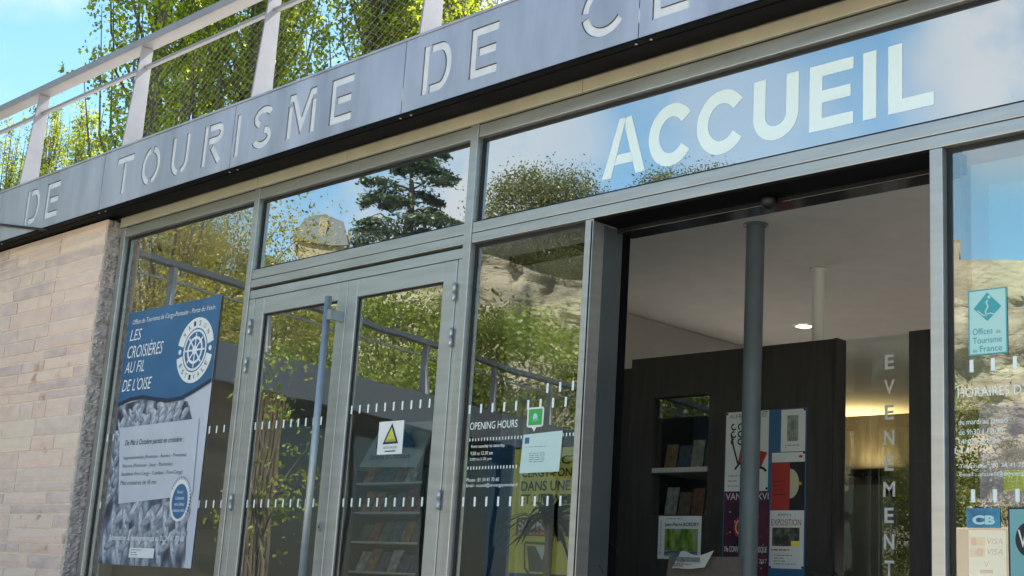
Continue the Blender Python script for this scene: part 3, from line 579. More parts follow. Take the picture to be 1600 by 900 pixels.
s = sheet('poster', -4.688, -4.463, 1.60, 1.655, P1-.001, PAPER, 'narrow white strip notice with small red mark', 'poster', 'posters on the notice board'); MB().poly(ell(-4.49, 1.63, .014, .008, 8), y).go('red_mark', RED, s)
s = sheet('poster', -4.688, -4.565, 1.325, 1.597, P1-.001, RED, 'translucent red leaflet in the middle of the notice board', 'poster', 'posters on the notice board'); lines(s, -4.67, -4.585, 1.40, 1.50, 4, y, INK)
s = sheet('poster', -4.562, -4.463, 1.325, 1.597, P1-.001, INK, 'black leaflet with half a cream disc beside the red one', 'poster', 'posters on the notice board'); MB().poly(arc(-4.560, 1.475, .062, .085, -90, 90, 16), y).go('cream_disc', mat('cream_print', (.55, .5, .36), .6), s); MB().poly(ell(-4.49, 1.475, .01, .01, 10), y-.0005).go('orange_dot', ORANGE, s)
s = sheet('poster', -4.693, -4.463, .995, 1.322, P1-.001, PAPER, 'white exhibition poster with red EXPOSITION heading above a dark photograph', 'poster', 'posters on the notice board')
text('EXPOSITION', -4.682, -4.48, 1.237, 1.272, y, mat('brick_red_ink', (.30, .05, .03), .6), s); rect(s, -4.675, -4.49, 1.12, 1.225, y, picture_mat('dark_photograph', [(.01, .01, .01), (.05, .06, .05), (.2, .2, .16)], 22)); rect(s, -4.545, -4.49, 1.118, 1.15, y-.0006, YELLOW)
lines(s, -4.68, -4.48, 1.085, 1.105, 1, y, RED, .008); lines(s, -4.66, -4.5, 1.01, 1.075, 4, y, GREYINK); text('EXPO', -4.635, -4.55, 1.29, 1.305, y, GREYINK, s)
for px, pz in ((-5.015, 1.9), (-4.72, 1.45), (-4.466, 1.9), (-4.466, 1.65), (-4.686, 1.0), (-4.466, 1.003)):
    MB().poly(ell(px, pz, .007, .007, 10), P1-.006, .004).go('push_pin', NAVY, pt)
fp = sheet('framed_notice', -5.514, -5.183, 1.03, 1.290, PY-.012, PAPER, 'white exhibition notice with a green river painting pinned below the niche', 'poster'); y = PY-.0135
text('Jean-Pierre BORDRY', -5.465, -5.20, 1.222, 1.25, y, INK, fp, bold=.02); lines(fp, -5.45, -5.23, 1.262, 1.28, 1, y, GREYINK)
rect(fp, -5.462, -5.205, 1.045, 1.212, y, picture_mat('river_painting', [(.03, .09, .02), (.10, .22, .03), (.30, .34, .06), (.25, .35, .45)], 14, stretch=(1.6, 1, .8)))
rect(fp, -5.462, -5.205, 1.045, 1.082, y-.0006, picture_mat('river_water', [(.02, .06, .10), (.12, .2, .25), (.35, .42, .42)], 26, stretch=(.5, 1, 3)))
o = text('Exposition', 0, .2, 0, .022, y, GREYINK, None); o.rotation_euler = (0, R(-90), 0); o.location = (-5.483, y, 1.16); o.parent = fp; o.matrix_parent_inverse = Matrix.Translation(-WL[fp.name])

# interior glass panel with EVENEMENT
gp = empty('glass_partition', (-3.98, PY, 0), 'clear interior glass panel lettered vertically beside the dark partition', 'glass panel')
B('pane', -4.243, -3.815, PY+.05, PY+.058, .012, 2.296, GL_I, gp); B('dark_post', -3.812, -3.66, PY+.01, PY+.1, .012, 2.30, WOODD, gp)
WL_ = mat('white_panel_lettering', (.9, .9, .89), .6)
for i, chh in enumerate('EVENEMENT'):
    zc = 2.146-i*.1412; w = {'M': .072, 'N': .062, 'V': .066}.get(chh, .056)
    text(chh, -3.953-w/2, -3.953+w/2, zc-.041, zc+.041, PY+.046, WL_, gp, name='letter', bold=.02)
# back of the room
B('inner_door', -8.0, -7.45, 8.54, 8.59, .012, 2.15, mat('slate_blue_door', (.10, .13, .14), .5), label='dull blue grey door standing behind the glass panel', cat='door')
B('inner_wall', -8.14, 1.0, 8.6, 8.7, .012, 2.884, WOODD, kind='structure')

# ------------------------------------------------------------------ cruise poster in left window
PYc = .0300
cp = sheet('poster', -7.897, -6.842, .782, 2.352, PYc, SILVER, 'tall blue and silver cruise poster with ropes hanging in the left window', 'poster')
y1, y2, y3, y4 = PYc-.0006, PYc-.005, PYc-.006, PYc-.007
wave = [(-7.897, 1.762), (-7.75, 1.79), (-7.605, 1.796), (-7.45, 1.775), (-7.298, 1.755), (-7.15, 1.762), (-7.0, 1.80), (-6.842, 1.85)]
MB().poly(wave+[(-6.842, 2.352), (-7.897, 2.352)], y2).go('blue_field', POSTERBLUE, cp); MB().poly([(a, b-.013) for a, b in wave]+[(a, b+.012) for a, b in wave[::-1]], y2-.0004).go('wave_line', NAVY, cp)
MB().poly([(-7.897, .782), (-6.9, .782), (-6.93, 1.0), (-6.935, 1.3), (-7.0, 1.62), (-7.08, 1.74), (-7.298, 1.745), (-7.605, 1.786), (-7.897, 1.752)], y1).go('rope_photo', ROPE, cp)
RN, RM, RH = mat('rope_shadow_ink', (.18, .21, .27), .4, 0, .4, 12), mat('rope_mid_ink', (.29, .32, .38), .4, 0, .4, 30), mat('rope_light_ink', (.45, .48, .54), .4, 0, .3, 40)
rps = [MB(), MB(), MB()]; q = random.Random(2)
def inside(a, b): return -7.875 < a < -6.96+(-.10 if b > 1.6 else 0) and .80 < b < 1.735 and (b < 1.12 or b > 1.63 or a < -7.80)
for (xa, za, xb, zb2, w, st) in [(-7.85, 1.60, -7.35, 1.76, .07, .06), (-7.75, 1.58, -7.12, 1.70, .06, .055), (-7.55, 1.60, -7.0, 1.66, .05, .05), (-7.88, 1.74, -7.6, 1.70, .05, .05), (-7.85, .80, -7.66, 1.2, .085, .10), (-7.66, .78, -7.55, 1.2, .09, .105), (-7.5, .78, -7.34, 1.2, .085, .10), (-7.34, .80, -7.22, 1.2, .08, .095), (-7.2, .78, -7.08, 1.2, .085, .10), (-7.04, .80, -6.98, 1.1, .06, .08), (-7.86, 1.2, -7.82, 1.62, .04, .07)]:
    Lr = math.hypot(xb-xa, zb2-za); th = math.atan2(zb2-za, xb-xa)
    st *= 1.35
    for k_ in range(int(Lr/(st*.62))+1):
        u = k_*st*.62; sd = 1 if k_ % 2 else -1; a = xa+math.cos(th)*u-math.sin(th)*w*.42*sd; b = za+math.sin(th)*u+math.cos(th)*w*.42*sd
        if not inside(a, b): continue
        rr = th+.62*sd; cl_ = lambda f, dx, dz: [(max(-7.896, min(-6.91, a+dx+f*(st*.8*math.cos(t_)*math.cos(rr)-w*.36*math.sin(t_)*math.sin(rr)))), max(.783, b+dz+f*(st*.8*math.cos(t_)*math.sin(rr)+w*.36*math.sin(t_)*math.cos(rr)))) for t_ in [6.283*i_/14 for i_ in range(14)]]
        e_ = y1-.0003-.00003*len(rps[0].f); rps[0].poly(cl_(1.12, .004, -.006), e_); rps[1].poly(cl_(.95, 0, 0), e_-.00001); rps[2].poly(cl_(.55, -.008, .012), e_-.00002)
for m_, t_ in zip(rps, (RN, RM, RH)): m_.go('rope_print', t_, cp, kind='stuff')
MB().poly([(-7.834, 1.614), (-6.925, 1.63), (-6.905, 1.19), (-7.732, 1.145)], y2).go('text_box', SILVER, cp)
text('Office de Tourisme de Cergy-Pontoise - Porte du Vexin', -7.835, -6.885, 2.262, 2.302, y4, PAPER, cp, shear=.2)
for s, a, b, z0, z1 in (('LES', -7.845, -7.705, 2.165, 2.237), ('CROISIÈRES', -7.85, -7.425, 2.053, 2.152), ('AU FIL', -7.858, -7.62, 1.958, 2.030), ("DE L'OISE", -7.864, -7.51, 1.842, 1.92)): text(s, a, b, z0, z1, y4, PAPER, cp, shear=.22)
cx, cz = -7.057, 2.042
for aa in ((12, 168), (192, 348)): MB().poly(outline(arc(cx, cz, .165, .165, *aa, 24), .064), y3).go('emblem_ring', PAPER, cp)
def ringtext(s, rad, a0, a1, flip):
    for i, c_ in enumerate(s):
        a = R(a0+(a1-a0)*i/(len(s)-1)); o = text(c_, -.011, .011, -.015, .015, 0, NAVY, None); me = o.data
        th = a-math.pi/2 if not flip else a+math.pi/2
        for v in me.vertices: x_, z_ = v.co.x, v.co.z-.015; v.co.x = x_*math.cos(th)-z_*math.sin(th); v.co.z = x_*math.sin(th)+z_*math.cos(th)
        o.location = (cx+rad*math.cos(a), y4, cz+rad*math.sin(a)); o.parent = cp; o.matrix_parent_inverse = Matrix.Translation(-WL[cp.name])
ringtext('SAISON', .163, 142, 38, False); ringtext('ESTIVALE', .163, 212, 328, True)
for rr, w in ((.118, .014), (.075, .016)): MB().poly(outline(arc(cx, cz, rr, rr, 0, 180, 20), w), y3).poly(outline(arc(cx, cz, rr, rr, 180, 360, 20), w), y3).go('wheel_ring', PAPER, cp)
m = MB()
for k in range(8): a = R(k*45); m.poly(outline([(cx+.02*math.cos(a), cz+.02*math.sin(a)), (cx+.105*math.cos(a), cz+.105*math.sin(a))], .011), y3-.0003)
m.go('wheel_spokes', PAPER, cp); MB().poly(ell(cx, cz, .027, .027), y4).go('wheel_hub', PAPER, cp)
for q in (-.165, .165): MB().poly(ell(cx+q, cz, .016, .016, 14), y3).go('dot', PAPER, cp)
text('De Mai à Octobre partez en croisière :', -7.74, -7.06, 1.49, 1.535, y4, NAVY, cp, shear=.15)
for i, (s, w) in enumerate((('Impressionniste (Pontoise - Auvers - Pontoise)', .72), ('Nature (Pontoise - Jouy - Pontoise)', .58), ('Batellerie (Port-Cergy - Conflans - Port-Cergy)', .70), ('Mini croisières de 45 mn', .42))): text(s, -7.735, -7.735+w, 1.408-i*.05, 1.436-i*.05, y4, GREYINK, cp)
bx, bz = -7.03, 1.165; MB().poly(ell(bx, bz, .108, .125), y3).go('badge_rim', PAPER, cp); MB().poly(ell(bx, bz-.01, .085, .10), y3-.0004).go('badge', POSTERBLUE, cp)
m = MB()
for k in range(22): a = R(-40+k*9); m.poly(outline([(bx+.1*math.cos(a), bz+.115*math.sin(a)), (bx+.118*math.cos(a), bz+.134*math.sin(a))], .005), y4)
m.go('badge_ticks', NAVY, cp)
for i, s in enumerate(('Nouveau !', 'Laissez', 'vos idées', 'cadeaux-vélos')): text(s, bx-.035-.01*i, bx+.035+.01*i, bz+.035-i*.035, bz+.055-i*.035, y4, PAPER, cp)
text('Réservation & renseignements au 01 34 41 70 60', -7.785, -6.935, .918, .960, y4, PAPER, cp, bold=.015)
rect(cp, -7.53, -7.245, .828, .885, y3, PAPER); lines(cp, -7.51, -7.26, .835, .878, 3, y4, NAVY)

# ------------------------------------------------------------------ stickers, note and things behind the door and side pane
st = sheet('sticker', -5.26, -5.072, 1.366, 1.527, .0165, PAPER, 'white sticker with a yellow triangle on the right door leaf', 'sticker', th=.001); y = .0155
MB().poly([(-5.222, 1.415), (-5.103, 1.417), (-5.160, 1.518)], y).go('triangle_border', NAVY, st); MB().poly([(-5.202, 1.427), (-5.123, 1.428), (-5.160, 1.497)], y-.0005).go('yellow_triangle', LEMON, st)
text('TOURISME', -5.192, -5.132, 1.429, 1.438, y-.001, NAVY, st); text('HAUTES VALEURS', -5.215, -5.11, 1.393, 1.405, y, GREYINK, st); rect(st, -5.20, -5.12, 1.378, 1.384, y, NAVY)
gb = MB().poly([(-4.247, 1.457), (-4.222, 1.455), (-4.208, 1.437), (-4.196, 1.455), (-4.162, 1.457), (-4.155, 1.464), (-4.153, 1.536), (-4.16, 1.544), (-4.247, 1.544), (-4.255, 1.536), (-4.255, 1.464)], .0325, .001).go('sticker', PAPER, label='green speech bubble sticker with white rim on the side pane', cat='sticker')
MB().poly([(-4.245, 1.465), (-4.163, 1.465), (-4.163, 1.536), (-4.245, 1.536)], .0315).go('green_field', GREEN, gb); MB().poly(ell(-4.204, 1.499, .014, .018, 14), .0307).go('emblem', LTEAL, gb); MB().poly(outline([(-4.218, 1.482), (-4.2, 1.49), (-4.185, 1.486)], .004), .0307).go('emblem', LTEAL, gb)
nt_ = MB(); nt_.v = [(-4.28, .030, 1.257), (-4.043, .030, 1.260), (-4.033, .030, 1.434), (-4.269, .030, 1.425), (-4.28, .0315, 1.257), (-4.043, .0315, 1.260), (-4.033, .0315, 1.434), (-4.269, .0315, 1.425)]; nt_.f = [[0, 1, 2, 3], [7, 6, 5, 4]]
nt_ = nt_.go('paper_note', mat('bluish_paper', (.50, .66, .64), .7), label='pale typed notice sheet taped to the side pane', cat='notice'); rect(nt_, -4.258, -4.23, 1.385, 1.412, .0293, POSTERBLUE); lines(nt_, -4.25, -4.07, 1.36, 1.378, 1, .0293, GREYINK, .002)
lines(nt_, -4.225, -4.13, 1.30, 1.345, 5, .0293, GREYINK, .0025, 4)
# sticker on right pane
st = sheet('sticker', -2.183, -2.047, 1.603, 1.826, .0325, LTEAL, 'pale teal tourist offices sticker with a diamond emblem on the right pane', 'sticker', th=.001); y = .0315
m = MB()
for a in ((-2.183, -2.179, 1.603, 1.826), (-2.051, -2.047, 1.603, 1.826), (-2.179, -2.051, 1.603, 1.607), (-2.179, -2.051, 1.822, 1.826)): m.poly([(a[0], a[2]), (a[1], a[2]), (a[1], a[3]), (a[0], a[3])], y)
m.go('border', TEAL, st); MB().poly([(-2.164, 1.762), (-2.115, 1.814), (-2.066, 1.762), (-2.115, 1.716)], y).go('diamond', TEAL, st)
MB().poly(outline([(-2.150, 1.754), (-2.128, 1.736), (-2.105, 1.742), (-2.085, 1.735)], .004), y-.0006).poly(outline([(-2.118, 1.732), (-2.121, 1.75), (-2.112, 1.765), (-2.119, 1.78), (-2.112, 1.787)], .005), y-.0006).poly(ell(-2.108, 1.797, .006, .006, 10), y-.0006).go('i_mark', LTEAL, st)
for s, a, b, z0, z1 in (('Offices', -2.168, -2.098, 1.672, 1.694), ('de', -2.086, -2.070, 1.672, 1.685), ('Tourisme', -2.168, -2.066, 1.642, 1.663), ('de', -2.168, -2.152, 1.613, 1.624), ('France', -2.143, -2.066, 1.613, 1.634)): text(s, a, b, z0, z1, y, TEAL, st)
cb = sheet('sticker', -2.198, -2.083, 1.036, 1.099, .0330, CBBLUE, 'blue bank card sticker with white letters low in the right pane', 'sticker', th=.001); text('CB', -2.178, -2.1, 1.046, 1.076, .0322, LTEAL, cb, bold=.05)
vs = sheet('sticker', -2.201, -2.074, .80, 1.03, .052, PAPER, 'white card payment sticker with four card marks below the blue one', 'sticker', th=.001); y = .051
for z0, c in ((.978, (RED, ORANGE)), (.944, (mat('card_mauve', (.25, .24, .35), .5), RED))):
    rect(vs, -2.197, -2.145, z0, z0+.03, y, mat('peach_print', (.55, .34, .26), .5)); MB().poly(ell(-2.181, z0+.015, .013, .012, 16), y-.0005).go('card_disc', c[0], vs); MB().poly(ell(-2.162, z0+.015, .013, .012, 16), y-.001).go('card_disc', c[1], vs)
    text('VISA', -2.137, -2.085, z0+.008, z0+.026, y, GREYINK, vs, shear=.2)
text('V', -2.150, -2.132, .912, .931, y, GREYINK, vs); rect(vs, -2.163, -2.118, .893, .904, y, GREYINK)
ws = sheet('sign_plate', -2.055, -1.80, .80, 1.101, .0300, INK, 'dark framed teal sign with a round W badge low in the right pane', 'sign', th=.004); rect(ws, -2.049, -1.80, .80, 1.095, .0292, mat('soft_teal', (.16, .38, .40), .5)); MB().poly(ell(-1.985, 1.0, .046, .055), .0284).go('badge', INK, ws); text('W', -2.022, -1.965, .975, 1.03, .0276, PAPER, ws)
# sheets added behind the panes to brighten the reflection within their outline
sheet('reflection_sheet', -2.243, -1.2, 1.53, 2.294, .10, ACRY, 'large clear sheet added to double the reflection behind the right pane', 'acrylic sheet', 'added reflecting sheets behind the glass', .003)
sheet('reflection_sheet', -2.150, -1.2, 1.66, 2.215, .125, ACRY, 'smaller clear sheet added to strengthen the reflection behind the larger one at right', 'acrylic sheet', 'added reflecting sheets behind the glass', .003)
sheet('reflection_sheet', -4.475, -3.97, 1.735, 2.02, .06, glass('green_acrylic', .16, (.8, .9, .6)), 'pale green translucent sheet added to brighten the reflection in the side pane', 'acrylic sheet', 'added reflecting sheets behind the glass', .003)
pp = sheet('poster', -2.235, -1.7, 1.12, 1.47, .20, mat('mauve_poster', (.55, .32, .45), .5, 0, .3, 8), 'mauve exhibition poster inside the right window', 'poster'); text('PISSARRO', -2.225, -2.10, 1.315, 1.340, .198, GREYINK, pp); rect(pp, -2.15, -1.72, 1.17, 1.24, .198, YELLOW)

# poster and brochure rack behind the door
RKY = .75
jd = MB(); jd.v = [(-6.30, RKY-.02, 1.415), (-5.795, RKY-.02, 1.40), (-5.795, RKY+.10, 1.675), (-6.27, RKY+.10, 1.675), (-6.30, RKY-.01, 1.415), (-5.795, RKY-.01, 1.40), (-5.795, RKY+.11, 1.675), (-6.27, RKY+.11, 1.675)]; jd.f = [[0, 1, 2, 3], [7, 6, 5, 4], [0, 4, 5, 1], [1, 5, 6, 2], [2, 6, 7, 3], [3, 7, 4, 0]]
jd = jd.go('display_card', mat('blue_grey_card', (.36, .42, .44), .5, 0, .2, 6), label='blue grey header card lettered in brown script on the brochure rack', cat='display card')
def onslant(fn, z, ybase=RKY-.022): return ybase+(z-1.40)*.12/.275
for s, a, b, z0, z1, mt in (("Jardins d'Châteaux", -6.22, -5.86, 1.445, 1.485, mat('brown_ink', (.10, .04, .02), .6)),): text(s, a, b, z0, z1, onslant(0, 1.44)-.01, mt, jd, shear=.2)
MB().poly([(-6.2, 1.55), (-6.14, 1.63), (-6.05, 1.56), (-5.98, 1.64), (-5.87, 1.54), (-5.87, 1.52), (-6.2, 1.52)], onslant(0, 1.5)-.012).go('tent_print', POSTERBLUE, jd)
rk = empty('brochure_rack', (-6.05, RKY+.1, .0), 'tall brochure rack with pale shelf edges behind the right door leaf', 'rack')
for x in (-6.36, -5.76): B('side_panel', x, x+.02, RKY, RKY+.34, .012, 1.40, FRAMED, rk)
B('back_panel', -6.34, -5.76, RKY+.325, RKY+.335, .012, 1.41, FRAMED, rk)
for k in range(8):
    z = 1.325-k*.165; B('shelf', -6.34, -5.76, RKY+.0, RKY+.32, z-.012, z, SHELFM, rk)
    if z > .5: brochures(-6.33, -5.77, z+.001, RKY+.03, 6, 'brochures in the rack behind the door', 'brochure on the %s shelf of the rack' % ['top', 'second', 'third', 'fourth', 'fifth'][k], .13, .05)
B('exhibition_stand', -5.72, -5.50, 1.2, 1.24, .012, 1.6, mat('deep_blue_panel', (.03, .09, .2), .5), label='blue upright exhibition stand behind the side pane', cat='stand')
B('exhibition_stand', -6.02, -5.86, 1.15, 1.19, .012, 2.0, mat('bottle_green_panel', (.02, .09, .05), .5), label='dark green upright stand at the left edge of the side pane', cat='stand')
# yellow banner
ybn = B('roll_up_banner', -4.640, -4.08, .35, .354, .06, 1.412, YELLOW, label='yellow roll-up banner advertising a magazine behind the side pane', cat='banner'); y = .3485
OLV = mat('dark_olive_ink', (.05, .045, .01), .6)
for s, a, b, z0, z1 in (('ACTUS', -4.40, -4.12, 1.335, 1.375), ('CERGY-PONTOISE', -4.585, -4.11, 1.279, 1.318), ('DANS UNE APPLI', -4.585, -4.10, 1.215, 1.262), ('ET UN WEBZINE', -4.585, -4.12, 1.155, 1.20)): text(s, a, b, z0, z1, y, OLV, ybn, bold=.02)
rect(ybn, -4.600, -4.27, 1.010, 1.095, y, mat('brick_red_panel', (.36, .05, .04), .5)); text('SORTIR', -4.588, -4.285, 1.038, 1.088, y-.001, PAPER, ybn, bold=.03); text('À CERGY-PONTOISE', -4.585, -4.29, 1.014, 1.030, y-.001, PAPER, ybn)
GREYP = mat('grey_pictogram', (.10, .11, .11), .5); MB().poly(outline([(-4.54, .975), (-4.53, .865), (-4.49, .83), (-4.41, .83), (-4.385, .865), (-4.37, .975), (-4.54, .98)], .012), y).go('pictogram', GREYP, ybn); MB().poly([(-4.525, .965), (-4.38, .965), (-4.40, .85), (-4.50, .85)], y-.0004).go('pictogram', GREYP, ybn)
MB().poly([(-4.47, .965), (-4.40, .97), (-4.42, .90)], y-.001).go('pictogram', PAPER, ybn); MB().poly([(-4.42, .83), (-4.38, .83), (-4.39, .5), (-4.42, .5)], y).go('pictogram', GREYP, ybn)
rect(ybn, -4.635, -4.1, .60, .842, y, mat('url_blue', (.03, .17, .30), .5)); text('www.13.com', -4.615, -4.20, .795, .828, y-.001, PAPER, ybn)
B('banner_base', -4.65, -4.07, .31, .40, .012, .058, FRAMED, ybn)
# chair-like box with paper and plants
bx_ = MB(); bx_.v = [(-4.80, 1.9, .6), (-4.27, 1.9, .6), (-4.27, 1.9, 1.022), (-4.745, 1.9, 1.015), (-4.80, 1.97, .6), (-4.27, 1.97, .6), (-4.27, 1.97, 1.022), (-4.745, 1.97, 1.015)]; bx_.f = [[0, 1, 2, 3], [7, 6, 5, 4], [0, 4, 5, 1], [1, 5, 6, 2], [2, 6, 7, 3], [3, 7, 4, 0]]
ch = bx_.xf(lambda a, b, c: (a-.20, b, c)).go('chair', BROWNF, None); tag(ch, 'taupe upholstered chair back at the bottom of the entrance', 'chair'); B('seat', -5.08, -4.52, 1.98, 2.45, .5, .6, BROWNF, ch)
for x in (-5.06, -4.56):
    for y_ in (2.0, 2.42): MB().tube([(x, y_, .012), (x, y_, .5)], .015, 8).go('leg', BLACK, ch)
m = MB(); n = 10
for j in range(4):
    for i in range(n+1): u = i/n; m.v.append((-4.90+.23*u+.02*j, 1.87-.03*math.sin(u*3), .945+.028*j+.015*math.sin(u*6+1)*(.3+.25*j)+.012*u))
for j in range(3):
    for i in range(n): a = j*(n+1)+i; m.f.append([a, a+1, a+n+2, a+n+1]); m.sm.append(len(m.f)-1)
pm = m.go('paper_sheet', PAPER, label='curled white leaflet lying over the chair back', cat='leaflet')
lines(pm, -4.86, -4.70, .955, .975, 2, 1.835, GREYINK)
rect(pm, -4.84, -4.68, .985, 1.01, 1.834, mat('grey_halftone', (.25, .27, .28), .6, 0, .4, 40))
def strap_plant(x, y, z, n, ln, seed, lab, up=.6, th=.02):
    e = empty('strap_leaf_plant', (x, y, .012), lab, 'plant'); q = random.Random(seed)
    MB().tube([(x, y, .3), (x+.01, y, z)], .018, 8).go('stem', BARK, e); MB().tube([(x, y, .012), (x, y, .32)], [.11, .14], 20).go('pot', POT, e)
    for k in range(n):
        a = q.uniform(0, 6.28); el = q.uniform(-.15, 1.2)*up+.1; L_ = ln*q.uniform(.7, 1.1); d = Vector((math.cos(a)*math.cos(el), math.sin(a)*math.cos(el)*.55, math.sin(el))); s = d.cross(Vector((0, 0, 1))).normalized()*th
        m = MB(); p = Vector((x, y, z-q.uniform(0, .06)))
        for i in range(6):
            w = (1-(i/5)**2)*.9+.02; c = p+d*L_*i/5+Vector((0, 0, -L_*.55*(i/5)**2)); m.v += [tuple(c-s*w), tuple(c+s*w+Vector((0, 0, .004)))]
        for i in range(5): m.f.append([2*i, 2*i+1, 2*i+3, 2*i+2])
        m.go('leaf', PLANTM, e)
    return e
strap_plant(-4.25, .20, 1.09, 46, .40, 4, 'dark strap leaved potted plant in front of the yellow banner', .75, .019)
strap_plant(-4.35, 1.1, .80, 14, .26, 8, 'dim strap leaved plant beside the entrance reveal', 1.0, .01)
def leafy_plant(x, y, z, n, R_, seed, lab):
    e = empty('leafy_plant', (x, y, .012), lab, 'plant'); q = random.Random(seed); MB().tube([(x, y, .012), (x, y, z-.15)], .02, 8).go('stem', BARK, e)
    for k in range(n):
        c = Vector((x+q.gauss(0, R_), y+q.gauss(0, R_*.6), z+q.gauss(-.05, R_*.45))); m = MB(); a = q.uniform(0, 6.28); d = Vector((math.cos(a), math.sin(a), q.uniform(-.3, .8))).normalized()*.05; s = d.cross(Vector((0, 0, 1))).normalized()*.018
        m.v = [tuple(c), tuple(c+d*.5+s), tuple(c+d), tuple(c+d*.5-s)]; m.f = [[0, 1, 2, 3]]; m.go('leaf', PLANTM, e)
leafy_plant(-3.43, 1.2, .93, 60, .055, 3, 'small dark leafy plant at the bottom right of the entrance')

# ------------------------------------------------------------------ trees
def leaves(name, C_, size, mt, parent, flat=0., aspect=1.6, up=None):
    n = len(C_); d = rng.normal(size=(n, 3)); d[:, 2] *= (1-flat)
    if up is not None: d = d*.8+up
    d /= np.linalg.norm(d, axis=1)[:, None]; h = rng.normal(size=(n, 3)); h[:, 2] += 0
    if flat: h = np.array([0, 0, 1.])+rng.normal(size=(n, 3))*(1-flat)
    s = np.cross(d, h); s /= np.linalg.norm(s, axis=1)[:, None]+1e-9; L_ = size*rng.uniform(.6, 1.2, n)[:, None]
    v = np.stack([C_-d*L_*.5, C_+s*L_*.5/aspect*1., C_+d*L_*.5, C_-s*L_*.5/aspect], 1).reshape(-1, 3)
    org = np.array(WL[parent.name]) if parent else np.zeros(3)
    me = bpy.data.meshes.new(name); me.vertices.add(4*n); me.loops.add(4*n); me.polygons.add(n); me.vertices.foreach_set('co', (v-org).ravel()); me.loops.foreach_set('vertex_index', np.arange(4*n)); me.polygons.foreach_set('loop_start', np.arange(0, 4*n, 4)); me.update(calc_edges=True); me.materials.append(mt)
    return put(bpy.data.objects.new(name, me), parent, tuple(org))
def poplar(loc, H, Rr, n, lab, seed, grp, base=3.5, leafm=LEAF_P, size=.10):
    q = np.random.default_rng(seed); e = empty('poplar_tree', loc, lab, 'tree', grp); x, y, z = loc
    m = MB(); m.tube([(x, y, z-.5), (x+.1, y, z+H*.35), (x, y+.1, z+H*.7), (x, y, z+H*.97)], [.28, .2, .1, .02], 8); P = []
    ns = int(n/285)
    for k in range(ns):
        h0 = q.uniform(base, H*.86); az = q.uniform(0, 6.283); L_ = min(q.uniform(1.8, 4.5), H*1.02-h0); sp = Rr*(1-(h0/H)**3)*q.uniform(.35, 1.1)
        p0 = np.array([x, y, z+h0]); p1 = p0+np.array([math.cos(az)*sp*.75, math.sin(az)*sp*.75, L_*.42]); p2 = p0+np.array([math.cos(az)*sp, math.sin(az)*sp, L_])
        m.tube([tuple(p0), tuple(p1), tuple(p2)], [.035, .022, .006], 4, False)
        nl = int(310*L_/3.2); t = q.beta(1.6, 1.1, nl)[:, None]; c = (1-t)**2*p0+2*t*(1-t)*p1+t**2*p2
        ck = (t[:, 0]*9).astype(int); off = q.normal(size=(10, 3))*np.array([.38, .38, .26]); P.append(c+(off[ck]+q.normal(size=(nl, 3))*.12)*(1.15-.6*t))
    m.go('trunk', BARK, e); leaves('crown', np.concatenate(P), size, leafm, e); return e
G = 'poplars behind the terrace'
pops = []
for i, (x, y, H, R_, n, lab) in enumerate(((-21.0, 6.9, 17, 1.25, 20000, 'tall narrow poplar at the left end of the row above the handrail'), (-20.6, 8.6, 18, 1.3, 26000, 'dense bright green poplar above the word de'),
        (-19.8, 10.6, 18, 1.3, 26000, 'poplar with open sky gaps above the middle of the sign'), (-18.3, 11.5, 17.5, 1.35, 26000, 'poplar with pale forked trunk near the right of the row'))):
    pops.append(poplar((x, y, 0), H, R_, n, lab, 20+i, G))
def pol(az, dist): return Vector((-dist*math.sin(R(az)), -4.2+dist*math.cos(R(az)), 0))
for src, az, dist, k, lab in ((1, 67.2, 31, .56, 'lower distant poplar showing its tip beyond the railing at far left'), (2, 65.9, 32, .61, 'faint poplar tip between railing posts on the left'), (0, 64.5, 33, .68, 'thin poplar tip just left of the tall row'),
        (3, 60.6, 29, .95, 'second row poplar behind the dense green one'), (1, 57.0, 31, 1., 'second row poplar behind the open gap'), (2, 52.0, 31, 1., 'second row poplar behind the forked trunk'), (0, 50.2, 25, 1.0, 'slim poplar at the right end of the row beside the sky')):
    c = copy_tree(pops[src], pol(az, dist)-pops[src].location, lab); c.scale = (k, k, k); c.rotation_euler.z = az
def broad(loc, H, W_, n, lab, seed, grp, mt=LEAF_B, size=.16, name='broadleaf_tree', cl=60, tk=1.):
    q = np.random.default_rng(seed); e = empty(name, loc, lab, 'tree', grp); x, y, z = loc; m = MB(); m.tube([(x, y, z-.5), (x+.15, y, z+H*.3), (x, y+.2, z+H*.6)], [.3*tk, .22*tk, .1*tk], 8); P = []
    for k in range(cl):
        a = q.uniform(0, 6.283); rr = W_*math.sqrt(q.uniform(.02, 1)); hh = H*(.28+.66*q.uniform(0, 1)); f = math.sqrt(max(.08, 1-((hh/H-.52)/.5)**2)); c = np.array([x+rr*f*math.cos(a), y+rr*f*math.sin(a), z+hh])
        m.tube([(x, y, z+H*q.uniform(.2, .5)), tuple((c+np.array([x, y, z+H*.45]))/2), tuple(c)], [.08*tk, .05*tk, .015*tk], 4, False)
        nl = int(n/cl*q.uniform(.6, 1.4)); s = W_*q.uniform(.13, .24); P.append(c+q.normal(size=(nl, 3))*np.array([s, s, s*.62]))
    m.go('trunk', BARK, e); leaves('crown', np.concatenate(P), size, mt, e); return e
GB = 'trees across the way mirrored in the glass'
b3 = broad((-84.8, -80.6, 22), 17.0, 6.2, 42000, 'broad dark round tree on the hilltop mirrored in the transom', 5, GB, foliage('olive_leaf', (.05, .065, .02), (.12, .12, .04), .25), .26, cl=90)
b1 = broad((-30.5, -21, 0), 10.2, 3.4, 26000, 'rounded green tree across the way mirrored in the right door leaf', 1, GB)
